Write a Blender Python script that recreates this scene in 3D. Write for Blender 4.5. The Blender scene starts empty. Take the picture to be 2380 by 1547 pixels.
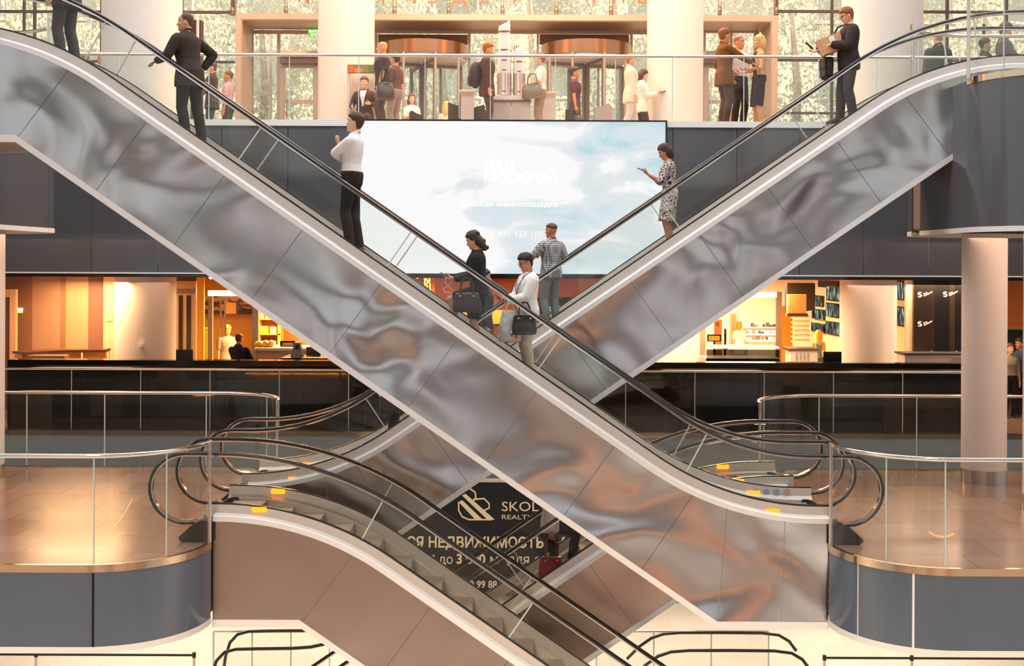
import bpy, bmesh, math, random
from mathutils import Vector as V, Matrix, Euler
random.seed(7)
C = bpy.context.scene.collection
SC = bpy.context.scene
PI = math.pi
# ---------------------------------------------------------------- camera model (2380 x 1547 frame)
F = 2800.0; CZ = 9.5; H0 = 607.0; CX = 1190.0; RO = 0.0042
def W(px, py, Y):
    dx = px - CX; dy = py - H0
    x = dx + RO*dy; y = dy - RO*dx
    return V((x*Y/F, Y, CZ - y*Y/F))
def WX(px, Y): return (px-CX)*Y/F
cd = bpy.data.cameras.new('camera'); cam = bpy.data.objects.new('camera', cd); C.objects.link(cam)
cam.location = (0, 0, CZ)
cam.matrix_world = Matrix.Translation((0, 0, CZ)) @ Matrix.Rotation(PI/2, 4, 'X') @ Matrix.Rotation(RO, 4, 'Z')
cd.sensor_fit = 'HORIZONTAL'; cd.sensor_width = 36.0; cd.lens = 36.0*F/2380.0
cd.shift_y = -(773.5-H0)/2380.0; cd.clip_end = 300
SC.camera = cam
# ---------------------------------------------------------------- materials
def lin(c):
    if isinstance(c, str):
        c = [int(c[i:i+2], 16)/255 for i in (0, 2, 4)]
    return tuple(((x/12.92) if x <= .04045 else ((x+.055)/1.055)**2.4) for x in c) + (1.0,)
MATS = {}
def newmat(name):
    m = bpy.data.materials.new(name); m.use_nodes = True
    nt = m.node_tree; nt.nodes.clear()
    out = nt.nodes.new('ShaderNodeOutputMaterial')
    MATS[name] = m
    return m, nt, out
def nd(nt, t, **kw):
    n = nt.nodes.new(t)
    for k, v in kw.items():
        if k in n.inputs: n.inputs[k].default_value = v
        else: setattr(n, k, v)
    return n
def mat(name, col, rough=.5, metal=0., var=.06, vscale=6., bump=0., bscale=20., bdist=.01, spec=.5, col2=None, stretch=None, detail=3., coat=0., sheen=0.):
    """principled surface with noise variation in colour / roughness and an optional bump"""
    if name in MATS: return MATS[name]
    m, nt, out = newmat(name); L = nt.links.new
    p = nd(nt, 'ShaderNodeBsdfPrincipled', Roughness=rough, Metallic=metal)
    p.inputs['Specular IOR Level'].default_value = spec
    p.inputs['Coat Weight'].default_value = coat
    p.inputs['Sheen Weight'].default_value = sheen
    tc = nd(nt, 'ShaderNodeTexCoord'); mp = nd(nt, 'ShaderNodeMapping')
    if stretch: mp.inputs['Scale'].default_value = stretch
    L(tc.outputs['Object'], mp.inputs['Vector'])
    n = nd(nt, 'ShaderNodeTexNoise', Scale=vscale, Detail=detail); L(mp.outputs[0], n.inputs['Vector'])
    a = lin(col); b = lin(col2) if col2 else tuple(min(1, x*(1+var*2)) for x in a[:3])+(1,)
    if not col2: a = tuple(x*(1-var) for x in a[:3])+(1,)
    mx = nd(nt, 'ShaderNodeMix', data_type='RGBA')
    mx.inputs[6].default_value = a; mx.inputs[7].default_value = b
    L(n.outputs[0], mx.inputs[0]); L(mx.outputs[2], p.inputs['Base Color'])
    if bump:
        n2 = nd(nt, 'ShaderNodeTexNoise', Scale=bscale, Detail=detail); L(mp.outputs[0], n2.inputs['Vector'])
        bp = nd(nt, 'ShaderNodeBump', Strength=bump, Distance=bdist); L(n2.outputs[0], bp.inputs['Height'])
        L(bp.outputs[0], p.inputs['Normal'])
    L(p.outputs[0], out.inputs[0])
    return m
def emis(name, col, s):
    if name in MATS: return MATS[name]
    m, nt, out = newmat(name)
    e = nd(nt, 'ShaderNodeEmission', Color=lin(col), Strength=s); nt.links.new(e.outputs[0], out.inputs[0])
    return m
def glass(name, tint='f4f8f6', base=.035, edge=.5, rough=.02):
    m, nt, out = newmat(name); L = nt.links.new
    t = nd(nt, 'ShaderNodeBsdfTransparent', Color=lin(tint)); g = nd(nt, 'ShaderNodeBsdfGlossy', Roughness=rough)
    lw = nd(nt, 'ShaderNodeLayerWeight', Blend=.5)
    pw = nd(nt, 'ShaderNodeMath', operation='POWER'); pw.inputs[1].default_value = 4.; L(lw.outputs['Facing'], pw.inputs[0])
    ma = nd(nt, 'ShaderNodeMath', operation='MULTIPLY_ADD'); ma.inputs[1].default_value = edge; ma.inputs[2].default_value = base
    L(pw.outputs[0], ma.inputs[0])
    mx = nd(nt, 'ShaderNodeMixShader'); L(ma.outputs[0], mx.inputs[0]); L(t.outputs[0], mx.inputs[1]); L(g.outputs[0], mx.inputs[2])
    L(mx.outputs[0], out.inputs[0]); return m
def wavy_steel(name, col, rough, amp, scale, run=None, dish=.06):
    """cladding sheet: brushed steel with the slow oil-canning waves and the slight dish thin panels have.
    run = (x of the top kink, deck height there, direction) of the sloping panel row"""
    m, nt, out = newmat(name); L = nt.links.new
    p = nd(nt, 'ShaderNodeBsdfPrincipled', Metallic=1.0, Roughness=rough)
    p.inputs['Base Color'].default_value = lin(col)
    tc = nd(nt, 'ShaderNodeTexCoord')
    n1 = nd(nt, 'ShaderNodeTexNoise', Scale=scale, Detail=1.2, Distortion=.6); L(tc.outputs['Object'], n1.inputs['Vector'])
    n2 = nd(nt, 'ShaderNodeTexNoise', Scale=220., Detail=2.); L(tc.outputs['Object'], n2.inputs['Vector'])
    b1 = nd(nt, 'ShaderNodeBump', Strength=1., Distance=amp); L(n1.outputs[0], b1.inputs['Height'])
    if run:
        xt, zt, dx = run; th = math.atan(6/8.73)
        dt = nd(nt, 'ShaderNodeVectorMath', operation='DOT_PRODUCT'); dt.inputs[1].default_value = (dx*math.sin(th), 0, math.cos(th)); L(tc.outputs['Object'], dt.inputs[0])
        sb = nd(nt, 'ShaderNodeMath', operation='SUBTRACT'); sb.inputs[1].default_value = xt*dx*math.sin(th)+zt*math.cos(th)-.59; L(dt.outputs['Value'], sb.inputs[0])
        sq = nd(nt, 'ShaderNodeMath', operation='POWER'); sq.inputs[1].default_value = 2.; L(sb.outputs[0], sq.inputs[0])
        b0 = nd(nt, 'ShaderNodeBump', Strength=1., Distance=dish); L(sq.outputs[0], b0.inputs['Height']); L(b0.outputs[0], b1.inputs['Normal'])
    b2 = nd(nt, 'ShaderNodeBump', Strength=.12, Distance=.002); L(n2.outputs[0], b2.inputs['Height']); L(b1.outputs[0], b2.inputs['Normal'])
    L(b2.outputs[0], p.inputs['Normal']); L(p.outputs[0], out.inputs[0]); return m
# ---------------------------------------------------------------- mesh builder
class MB:
    def __init__(s): s.v = []; s.f = []
    def add(s, vs, fs):
        o = len(s.v); s.v += [tuple(v) for v in vs]; s.f += [tuple(i+o for i in f) for f in fs]; return s
    def box(s, x0, x1, y0, y1, z0, z1):
        return s.add([(x0,y0,z0),(x1,y0,z0),(x1,y1,z0),(x0,y1,z0),(x0,y0,z1),(x1,y0,z1),(x1,y1,z1),(x0,y1,z1)],
                     [(0,3,2,1),(4,5,6,7),(0,1,5,4),(1,2,6,5),(2,3,7,6),(3,0,4,7)])
    def obox(s, c, ex, ey, ez):
        """oriented box: centre and three half-extent vectors"""
        c, ex, ey, ez = V(c), V(ex), V(ey), V(ez)
        vs = [c+a*ex+b*ey+d*ez for d in (-1,1) for a, b in ((-1,-1),(1,-1),(1,1),(-1,1))]
        return s.add(vs, [(0,3,2,1),(4,5,6,7),(0,1,5,4),(1,2,6,5),(2,3,7,6),(3,0,4,7)])
    def prism(s, poly, y0, y1):                      # (x,z) outline extruded along y
        n = len(poly)
        vs = [(x,y0,z) for x,z in poly]+[(x,y1,z) for x,z in poly]
        return s.add(vs, [tuple(range(n)), tuple(range(2*n-1,n-1,-1))]+[(i,i+n,(i+1)%n+n,(i+1)%n) for i in range(n)])
    def prismz(s, poly, z0, z1):                     # (x,y) outline extruded along z
        n = len(poly)
        vs = [(x,y,z0) for x,y in poly]+[(x,y,z1) for x,y in poly]
        return s.add(vs, [tuple(range(n-1,-1,-1)), tuple(range(n,2*n))]+[(i,(i+1)%n,(i+1)%n+n,i+n) for i in range(n)])
    def loft(s, rings, closed=False, cap=True):
        n = len(rings[0]); o = len(s.v)
        for r in rings: s.v += [tuple(p) for p in r]
        m = len(rings)
        for i in range(m if closed else m-1):
            for j in range(n):
                a = o+i*n+j; b = o+i*n+(j+1)%n; c = o+((i+1)%m)*n+(j+1)%n; d = o+((i+1)%m)*n+j
                s.f.append((a,b,c,d))
        if cap and not closed:
            s.f.append(tuple(o+j for j in range(n-1,-1,-1))); s.f.append(tuple(o+(m-1)*n+j for j in range(n)))
        return s
    def tube(s, path, r, n=10, closed=False):
        P = [V(p) for p in path]; rings = []; up = None
        for i, p in enumerate(P):
            a = P[i-1] if (i or closed) else P[i]; b = P[(i+1)%len(P)] if (i < len(P)-1 or closed) else P[i]
            t = (b-a).normalized()
            if up is None:
                up = V((0,0,1)) if abs(t.z) < .9 else V((0,1,0))
            u = (up - t*up.dot(t)).normalized(); w = t.cross(u); up = u
            rr = r[i] if isinstance(r, (list,tuple)) else r
            rings.append([p+(u*math.cos(k*2*PI/n)+w*math.sin(k*2*PI/n))*rr for k in range(n)])
        return s.loft(rings, closed)
    def cyl(s, x, y, z0, z1, r, n=24, r2=None):
        r2 = r if r2 is None else r2
        return s.loft([[(x+r*math.cos(k*2*PI/n), y+r*math.sin(k*2*PI/n), z0) for k in range(n)],
                       [(x+r2*math.cos(k*2*PI/n), y+r2*math.sin(k*2*PI/n), z1) for k in range(n)]])
    def lathe(s, x, y, prof, n=24):
        return s.loft([[(x+r*math.cos(k*2*PI/n), y+r*math.sin(k*2*PI/n), z) for k in range(n)] for r, z in prof])
    def ell(s, c, rx, ry, rz, M=None, n=14, m=9):
        c = V(c); rings = []
        for i in range(m+1):
            a = -PI/2+PI*i/m; cr = max(math.cos(a), .02)
            ring = [V((rx*cr*math.cos(k*2*PI/n), ry*cr*math.sin(k*2*PI/n), rz*math.sin(a))) for k in range(n)]
            rings.append([c+(M @ p if M else p) for p in ring])
        return s.loft(rings)
    def ribbon(s, A, B, y0, y1):
        """closed strip between two (x,z) paths, extruded y0..y1"""
        n = len(A); o = len(s.v)
        for (xa,za),(xb,zb) in zip(A,B): s.v += [(xa,y0,za),(xb,y0,zb),(xb,y1,zb),(xa,y1,za)]
        for i in range(n-1):
            a = o+4*i; b = a+4
            for k in range(4): s.f.append((a+k, b+k, b+(k+1)%4, a+(k+1)%4))
        s.f.append((o,o+1,o+2,o+3)); e = o+4*(n-1); s.f.append((e+3,e+2,e+1,e)); return s
    def build(s, name, m, parent=None, smooth=False, bevel=0., recalc=True):
        me = bpy.data.meshes.new(name); me.from_pydata(s.v, [], s.f)
        bm = bmesh.new(); bm.from_mesh(me)
        if recalc and len(bm.faces) < 60000: bmesh.ops.recalc_face_normals(bm, faces=bm.faces)
        if bevel: bmesh.ops.bevel(bm, geom=[e for e in bm.edges if e.is_manifold and e.calc_face_angle(0) > .5], offset=bevel, segments=2, affect='EDGES', clamp_overlap=True)
        if smooth:
            for f in bm.faces: f.smooth = True
            lim = math.radians(38 if smooth is True else smooth)
            for e in bm.edges:
                if len(e.link_faces) == 2 and e.calc_face_angle(0) > lim: e.smooth = False
        bm.to_mesh(me); bm.free()
        for mm in (m if isinstance(m, (list,tuple)) else [m]): me.materials.append(mm)
        o = bpy.data.objects.new(name, me); C.objects.link(o)
        if parent is not None:
            o.parent = parent
            r = parent
            while r.parent is not None: r = r.parent
            if r.type == 'EMPTY' and not r.get('_local') and parent is r: o.matrix_parent_inverse = Matrix.Translation(-r.location)
        return o
def tag(o, label, cat, group=None, kind=None):
    o['label'] = label; o['category'] = cat
    if group: o['group'] = group
    if kind: o['kind'] = kind
    return o
def struct(o): o['kind'] = 'structure'; return o
def thing(name, label, cat, loc=(0,0,0), group=None):
    o = bpy.data.objects.new(name, None); C.objects.link(o); o.location = loc; o.empty_display_size = .2
    return tag(o, label, cat, group)
def local(o): o['_local'] = 1; return o
def part_label(o, t): o['label'] = t; return o
def text_mb(body, size, offset=0., shear=0., ext=.004, spacing=1.0):
    """lettering as mesh in the x-z plane (baseline z=0, starts x=0); returns verts, faces, width"""
    c = bpy.data.curves.new('lettering', 'FONT'); c.body = body; c.size = size; c.offset = offset; c.shear = shear; c.extrude = ext
    c.space_character = spacing; c.resolution_u = 3
    o = bpy.data.objects.new('lettering', c); C.objects.link(o)
    bpy.context.view_layer.update()
    me = bpy.data.meshes.new_from_object(o.evaluated_get(bpy.context.evaluated_depsgraph_get()))
    vs = [(v.co.x, -v.co.z, v.co.y) for v in me.vertices]; fs = [tuple(p.vertices) for p in me.polygons]
    bpy.data.objects.remove(o); bpy.data.curves.remove(c); bpy.data.meshes.remove(me)
    w = max((v[0] for v in vs), default=0)
    return vs, fs, w
def put_text(mb, body, px0, px1, pyb, Y, capz=None, offset=0., mirror=False, size=None, spacing=1.0, rot=0.):
    """lettering whose box spans pixel columns px0..px1 on baseline row pyb in the plane Y (facing the camera side)"""
    a = W(px0, pyb, Y); wd = (px1-px0)*Y/F
    vs, fs, w = text_mb(body, 1.0, offset, spacing=spacing)
    kx = wd/w; kz = kx if size is None else size*Y/F/.73
    out = []
    for x, y, z in vs:
        x2 = (w-x if mirror else x)*kx; z2 = z*kz
        if rot: x2, z2 = x2*math.cos(rot)-z2*math.sin(rot), x2*math.sin(rot)+z2*math.cos(rot)
        out.append((a.x+x2, Y+y*.5, a.z+z2))
    mb.add(out, fs)
def rect(mb, x0, y0, x1, y1, Y, d=.05):
    """box whose front face in the plane Y covers a pixel rectangle, d deep"""
    mx, my = (x0+x1)/2, (y0+y1)/2
    a = W(x0, my, Y).x; b = W(x1, my, Y).x; t = W(mx, y0, Y).z; u = W(mx, y1, Y).z
    u = 12.0 if y1 in (320, 330, 380, 390) else 6.0 if y1 == 900 else u      # stands on its storey's floor
    mb.box(a, b, Y, Y+d, u, t)
def fillet(pts, t, n=10):
    """round the inner corners of an open 2-D polyline, tangent length t (value or list)"""
    out = [tuple(pts[0])]
    for i in range(1, len(pts)-1):
        a, b, c = V(pts[i-1]), V(pts[i]), V(pts[i+1]); tt = t[i-1] if isinstance(t, (list,tuple)) else t
        d1 = (a-b).normalized(); d2 = (c-b).normalized(); p0 = b+d1*tt; p2 = b+d2*tt
        cosang = max(-1, min(1, d1.dot(d2))); ang = math.acos(cosang)
        r = tt*math.tan(ang/2); bis = (d1+d2)
        if bis.length < 1e-6: out.append(tuple(b)); continue
        cen = b+bis.normalized()*(r/math.sin(ang/2))
        a0 = math.atan2(*(p0-cen).yx); a1 = math.atan2(*(p2-cen).yx); da = (a1-a0+PI) % (2*PI)-PI
        out += [(cen.x+r*math.cos(a0+da*k/n), cen.y+r*math.sin(a0+da*k/n)) for k in range(n+1)]
    out.append(tuple(pts[-1])); return out
def arc2(cx, cy, r, a0, a1, n=14):
    return [(cx+r*math.cos(math.radians(a0+(a1-a0)*k/n)), cy+r*math.sin(math.radians(a0+(a1-a0)*k/n))) for k in range(n+1)]
# ---------------------------------------------------------------- palette
M_STEEL = wavy_steel('cladding_steel', 'b7b8b8', .17, .17, .7, (-6.05, 12.324, 1))
M_STEELR = wavy_steel('cladding_steel_rear', 'b4b4b4', .17, .17, .7, (6.10, 12.324, -1))
M_STEEL2 = wavy_steel('cladding_steel_warm_tint', 'b3a092', .27, .05, .7)  # same steel as above, with the warm reflections put into its base colour
M_BRIGHT = mat('bright_trim', 'f2f2f1', .35, .1, var=.01)
M_CHROME = mat('chrome', 'd8d2cc', .12, 1., var=.02)
M_BRASS = mat('brass', 'd8bfa2', .1, 1., var=.05)
M_CLAMP = mat('satin_aluminium', 'd9d1c7', .35, .3, var=.02)
M_RUBBER = mat('handrail_rubber', '141210', .22, 0., var=.1, spec=.7)
M_BLACK = mat('black_lacquer', '0a0a0b', .08, 0., var=.1)
M_DARK = mat('dark_plastic', '2a2b2d', .4, 0., var=.1)
M_FASCIA = mat('blue_grey_glass_cladding', '566271', .15, 0., var=.06, vscale=1.2, coat=.3)
M_FASCIA2 = mat('grey_glass_cladding', '55575b', .16, 0., var=.06, vscale=1., coat=.2)
M_WHITE = mat('white_paint', 'e9e5e1', .55, 0., var=.02)
M_COL = mat('column_plaster', 'e6dcd3', .6, 0., var=.02)
M_GLASS = glass('clear_glass', 'fdfefd', .018, .45)
M_GLASS2 = glass('balustrade_glass', 'f9fbfa', .025, .5)
M_DGLASS = glass('dark_tinted_glass', '8a8f92', .07, .6)
M_EDGE = mat('glass_edge', 'cfdad4', .25, 0., var=.03)
M_AMBER = emis('amber_lamp', 'ff8412', 2.6)
M_TREAD = mat('step_aluminium', 'b9b6b2', .42, .7, var=.08, vscale=40., bump=.3, bscale=120., stretch=(8,.6,1))
M_SOFFIT = mat('soffit_metal', 'a08f84', .5, .4, var=.04)
# ================================================================ escalators
SL = 6.0/8.73; LEN = 8.73; TH = math.atan(SL); EW = 1.43
class Esc: pass
def escalator(label, Yn, dirx, xt, zt, uA, uB, M_panel, loopA=True, loopB=True, lampsA=None, lampsB=None, u_steps=(-.8, 9.5), pict=False, group='escalators crossing the atrium'):
    e = Esc(); e.Yn = Yn; e.dirx = dirx; e.xt = xt; e.zt = zt
    root = thing('escalator', label, 'escalator', (xt+dirx*4.3, Yn+EW/2, zt-6.32), group); e.root = root
    prof = fillet([(uA-.6,0),(0,0),(LEN,-6),(uB+.6,-6)], 1.15, 14)
    fine = []
    for (a,b),(c,d) in zip(prof, prof[1:]):
        k = max(1, int(abs(c-a)/.12))
        fine += [(a+(c-a)*i/k, b+(d-b)*i/k) for i in range(k)]
    fine.append(prof[-1])
    def zd(u):
        for (a,b),(c,d) in zip(fine, fine[1:]):
            if u <= c: return b+(d-b)*(u-a)/(c-a) if u >= a else b
        return fine[-1][1]
    e.zd = zd
    def nrm(u):
        s = (zd(u+.03)-zd(u-.03))/.06; l = math.hypot(1, s); return (-s/l, 1/l), abs(s)
    def off(u, h): (nu, nz), _ = nrm(u); return (u+nu*h, zd(u)+nz*h)
    X = lambda p: (xt+dirx*p[0], zt+p[1])
    def us(a, b, st=.12):
        k = max(2, int((b-a)/st)); return [a+(b-a)*i/k for i in range(k+1)]
    # truss cladding ---------------------------------------------------
    u1, u2 = -.12, 8.617
    low = lambda u: -1.35 if u <= u1 else (-7.35 if u >= u2 else -SL*u-1.43)
    sh = .667
    cuts = [(uA, uA), (u1, u1+sh)]
    for k in range(1, 9): cuts.append((u1+(u2-u1)*k/9, u1+(u2-u1)*k/9+sh))
    cuts += [(u2, LEN), (min(9.45,(u2+uB)/2+.1), min(9.45,(LEN+uB)/2+.1)), (uB, uB)]
    g = .004
    for side, (ya, yb) in enumerate(((Yn, Yn+.02), (Yn+EW-.02, Yn+EW))):
        mb = MB()
        for (la, ua), (lb, ub) in zip(cuts, cuts[1:]):
            poly = [X((la+g, low(la)))]+[X((lb-g, low(lb)))]+[X((u, zd(u)-.05)) for u in reversed(us(ua+g, ub-g))]
            if side == 0: MB().prism(poly, ya, yb).build('side_panel', M_panel, root)
            else: mb.prism(poly, ya, yb)
        if side: mb.build('side_panel', M_panel, root)
    full = [X((a, low(a)+.03)) for a in (uA+.01, u1, u2, uB-.01)]+[X((u, zd(u)-.08)) for u in reversed(us(uA+.01, uB-.01))]
    MB().prism(full, Yn+.019, Yn+.026).build('backing_plate', M_BRIGHT, root)
    core = [X((u, low(u)+.06)) for u in (uA+.02, u1, u2, uB-.02)]+[X((u, zd(u)-.42)) for u in reversed(us(uA+.02, uB-.02, .3))]
    MB().prism(core, Yn+.03, Yn+EW-.03).build('truss', M_DARK, root)
    bl = [(uA,-1.35),(u1,-1.35),(u2,-7.35),(uB,-7.35)]
    for ya, yb in ((Yn-.012, Yn+.04), (Yn+EW-.04, Yn+EW+.012)):
        MB().ribbon([X((a,b-.02)) for a,b in bl], [X((a,b+.07)) for a,b in bl], ya, yb).build('bottom_trim', M_BRIGHT, root)
    MB().ribbon([X((a,b-.02)) for a,b in bl], [X((a,b)) for a,b in bl], Yn+.04, Yn+EW-.04).build('soffit_panel', M_SOFFIT, root)
    # decking, clamp profile, skirt, glass, handrail on both sides ---------
    def sweep(prof2, flip, name, m, a, b, sm=False):
        rings = []
        for u in us(a, b, .1):
            (nu, nz), _ = nrm(u); zz = zd(u); ring = []
            for y, h in prof2:
                x, z = X((u+nu*h, zz+nz*h)); ring.append((x, Yn+(EW-y if flip else y), z))
            rings.append(ring)
        return MB().loft(rings).build(name, m, root, sm)
    for flip in (False, True):
        sweep([(-.012,-.062),(-.012,.0),(.0,.012),(.10,.028),(.10,-.06)], flip, 'outer_deck', M_BRIGHT, uA, uB)
        sweep([(.085,.022),(.085,.125),(.10,.135),(.128,.135),(.14,.03),(.14,-.02),(.085,-.02)], flip, 'glass_clamp', M_CLAMP, uA-.1, uB+.1)
        sweep([(.088,.135),(.088,.15),(.126,.15),(.126,.135)], flip, 'gasket', M_RUBBER, uA-.1, uB+.1)
        sweep([(.14,.03),(.205,-.01),(.205,-.34),(.19,-.34),(.19,-.03),(.14,.0)], flip, 'skirt', M_CLAMP, uA-.1, uB+.1)
        hb = lambda u: .75-.05*min(1, nrm(u)[1]/SL)
        y0, y1 = (Yn+.10, Yn+.112) if not flip else (Yn+EW-.112, Yn+EW-.10)
        n = 6; js = [uA-.05+(uB-uA+.1)*k/n for k in range(n+1)]
        for k in range(n):
            A = [off(u, .14) for u in us(js[k]+.006, js[k+1]-.006)]
            B = [off(u, hb(u)-.04) for u in us(js[k]+.006, js[k+1]-.006)]
            if k == 0 and loopA:
                ar = [(uA-.37+.38*math.cos(t), .33+.38*math.sin(t)) for t in [PI*(1.5-i/10*1.0) for i in range(11)]]
                mb = MB().prism([X(p) for p in A]+[X(p) for p in reversed(B)]+[X(p) for p in reversed(ar)], y0, y1)
            elif k == n-1 and loopB:
                ar = [(uB+.25+.38*math.cos(t), -6+.33+.38*math.sin(t)) for t in [-PI/2+PI*i/10 for i in range(11)]]
                mb = MB().prism([X(p) for p in reversed(A)]+[X(p) for p in B]+[X(p) for p in reversed(ar)], y0, y1)
            else:
                mb = MB().ribbon([X(p) for p in A], [X(p) for p in B], y0, y1)
            gp = mb.build('glass_panel', M_GLASS, root)
            if k:
                u = js[k]; p, q = off(u, .15), off(u, hb(u)-.03); du = .009
                MB().prism([X((p[0]-du,p[1])), X((p[0]+du,p[1])), X((q[0]+du,q[1])), X((q[0]-du,q[1]))], y0-.003, y1+.003).build('joint', M_EDGE, root)
        # handrail path incl. newel loops
        path = []
        if loopA: path += [(uA-.20, -.10)]+[(uA-.37+.43*math.cos(t), .33+.42*math.sin(t)) for t in [-1.35-(PI-1.35+PI/2)*i/16 for i in range(17)]]
        path += [off(u, hb(u)) for u in us(uA-.30 if loopA else uA, uB+.2 if loopB else uB, .1)]
        if loopB: path += [(uB+.25+.43*math.cos(t), -6+.33+.42*math.sin(t)) for t in [PI/2-(PI/2+1.35)*i/16 for i in range(17)]]+[(uB+.06, -6.10)]
        yc = Yn+.106 if not flip else Yn+EW-.106
        for nm, m, pr in (('handrail', M_RUBBER, [(-.036,.0),(-.040,.014),(-.032,.028),(-.012,.036),(.012,.036),(.032,.028),(.040,.014),(.036,.0),(.02,-.008),(-.02,-.008)]),
                          ('handrail_guide', M_CHROME, [(-.026,-.024),(-.026,-.006),(.026,-.006),(.026,-.024)])):
            rings = []
            for i, p in enumerate(path):
                a = path[max(0,i-1)]; b = path[min(len(path)-1,i+1)]
                t = V((b[0]-a[0], b[1]-a[1])).normalized(); nn = V((-t.y, t.x))
                rings.append([(lambda q: (q[0], yc+w, q[1]))(X((p[0]+nn.x*h, p[1]+nn.y*h))) for w, h in pr])
            MB().loft(rings).build(nm, m, root, 50)
        # newel skirts
        for on, s, ux, zz in ((loopA, -1, uA, 0.), (loopB, 1, uB, -6.)):
            if on:
                pl = [(ux-s*.05,.0+zz),(ux+s*.05,-.005+zz),(ux+s*.27,-.12+zz),(ux+s*.44,-.27+zz),(ux+s*.40,-.318+zz),(ux-s*.05,-.318+zz)]
                MB().prism([X(p) for p in pl], Yn-.01 if not flip else Yn+EW-.22, Yn+.22 if not flip else Yn+EW+.01).build('newel_cover', M_DARK, root, bevel=.015)
        for lp, zz in ((lampsA, 0.), (lampsB, -6.)):
            if lp is not None:
                y = Yn+.068 if not flip else Yn+EW-.168
                a, b = X((lp-.09, zz+.035)), X((lp+.09, zz+.1))
                part_label(MB().box(min(a[0],b[0]), max(a[0],b[0]), y, y+.024, a[1], b[1]).build('deck_lamp', M_AMBER, root, bevel=.006), 'glowing amber deck lamp')
        if pict and flip:
            for k in range(4):
                x, z = X((LEN+.62+.14*k, -6+.08)); y = Yn+EW-.146
                ring = [(x+.045*math.cos(t*PI/8), z+.045*math.sin(t*PI/8)) for t in range(16)]
                MB().prism(ring, y, y+.006).build('pictogram', M_PICT if k < 3 else M_PICTR, root)
    # steps -----------------------------------------------------------------
    e.steps = []
    st = [(0,0),(.4,0),(.4,-.25),(.375,-.285),(.34,-.285),(.30,-.05),(0,-.05)]
    me = None
    k0 = int(u_steps[0]/.4)-1; k1 = int(u_steps[1]/.4)
    for k in range(k0, k1):
        u = k*.4; z = zd(u+.2)-.09
        e.steps.append((u, z))
        if me is None:
            o = MB().prism([(dirx*a, b) for a, b in st], -EW/2+.215, EW/2-.215).build('step', M_TREAD); me = o.data
        else:
            o = bpy.data.objects.new('step', me); C.objects.link(o)
        o.location = (xt+dirx*u, Yn+EW/2, zt+z); o.parent = root; o.matrix_parent_inverse = Matrix.Translation(-root.location)
    # landing plates
    for a, b, z in ((uA, u_steps[0]+.02, -.04), (u_steps[1]-.02, uB, -6.04)):
        if b > a:
            p, q = X((a, z-.03)), X((b, z))
            MB().box(min(p[0],q[0]), max(p[0],q[0]), Yn+.21, Yn+EW-.21, p[1], q[1]).build('comb_plate', M_TREAD, root)
    def stand(x):
        """height of the tread under world x"""
        u = (x-xt)*dirx
        k = math.floor(u/.4+1e-6)
        return zt+zd(k*.4+.2)-.09
    e.stand = stand; e.yc = Yn+EW/2
    return e
M_PICT = mat('pictogram_blue', '9fb4c4', .5, var=.02); M_PICTR = mat('pictogram_red', 'd8a89c', .5, var=.02)
YF, YR = 14.95, 17.05
ZU = CZ+2.824; ZL = CZ-3.178
E_FU = escalator('upper front escalator running from the top left down to the right landing', YF, 1, -6.05, ZU, -1.2, LEN+1.27, M_STEEL, lampsB=LEN+.58, pict=True)
E_RU = escalator('upper rear escalator rising to the right, woman in patterned dress on it', YR, -1, 6.10, ZU, -2.6, LEN+1.1, M_STEELR, lampsB=LEN+.45, loopA=False)
E_FL = escalator('lower front escalator going down from the left landing, nobody on it', YF, 1, -2.50, ZL, -1.2, LEN+.9, M_STEEL2, lampsA=-.64)
E_RL = escalator('lower rear escalator carrying the person with the red bag', YR, -1, 2.62, ZL, -1.3, LEN+.9, M_STEEL2, lampsA=-.6)
# ================================================================ building shell
ZF = 6.0; ZF2 = 12.0
def floor_mat(name, c1, c2, rough, tile, spec=.5, grout='5a4a40'):
    m, nt, out = newmat(name); L = nt.links.new
    p = nd(nt, 'ShaderNodeBsdfPrincipled', Roughness=rough); p.inputs['Specular IOR Level'].default_value = spec
    tc = nd(nt, 'ShaderNodeTexCoord')
    b = nd(nt, 'ShaderNodeTexBrick', Scale=1.0, offset=.5)
    b.inputs['Color1'].default_value = lin(c1); b.inputs['Color2'].default_value = lin(c2); b.inputs['Mortar'].default_value = lin(grout)
    b.inputs['Mortar Size'].default_value = .006; b.inputs['Brick Width'].default_value = tile; b.inputs['Row Height'].default_value = tile
    L(tc.outputs['Object'], b.inputs['Vector'])
    n = nd(nt, 'ShaderNodeTexNoise', Scale=1.1, Detail=1.5); L(tc.outputs['Object'], n.inputs['Vector'])
    r = nd(nt, 'ShaderNodeMapRange'); r.inputs[3].default_value = rough*.85; r.inputs[4].default_value = rough*1.2
    L(n.outputs[0], r.inputs[0]); L(r.outputs[0], p.inputs['Roughness'])
    L(b.outputs[0], p.inputs['Base Color'])
    bp = nd(nt, 'ShaderNodeBump', Strength=.1, Distance=.004); L(n.outputs[0], bp.inputs['Height']); L(bp.outputs[0], p.inputs['Normal'])
    L(p.outputs[0], out.inputs[0]); return m
M_FLOOR1 = floor_mat('bronze_floor_tile', '9c7c6a', '8a6c5c', .2, .9, .8)
M_FLOOR0 = floor_mat('cream_stone_floor', 'efe3d4', 'eadccb', .3, 1.2, .5, 'd8c8b6')
M_FLOOR2 = floor_mat('upper_stone_floor', 'cdbfb2', 'c4b5a8', .35, .9)
M_CEIL = mat('ceiling_board', 'c98f5a', .7, var=.04)
tid = [0]
def trim(mb, m, **k):
    tid[0] += 1; o = mb.build('trim_%d' % tid[0], m, **k); return struct(o)
def path3(pts, z): return [(x, y, z) for x, y in pts]
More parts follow.
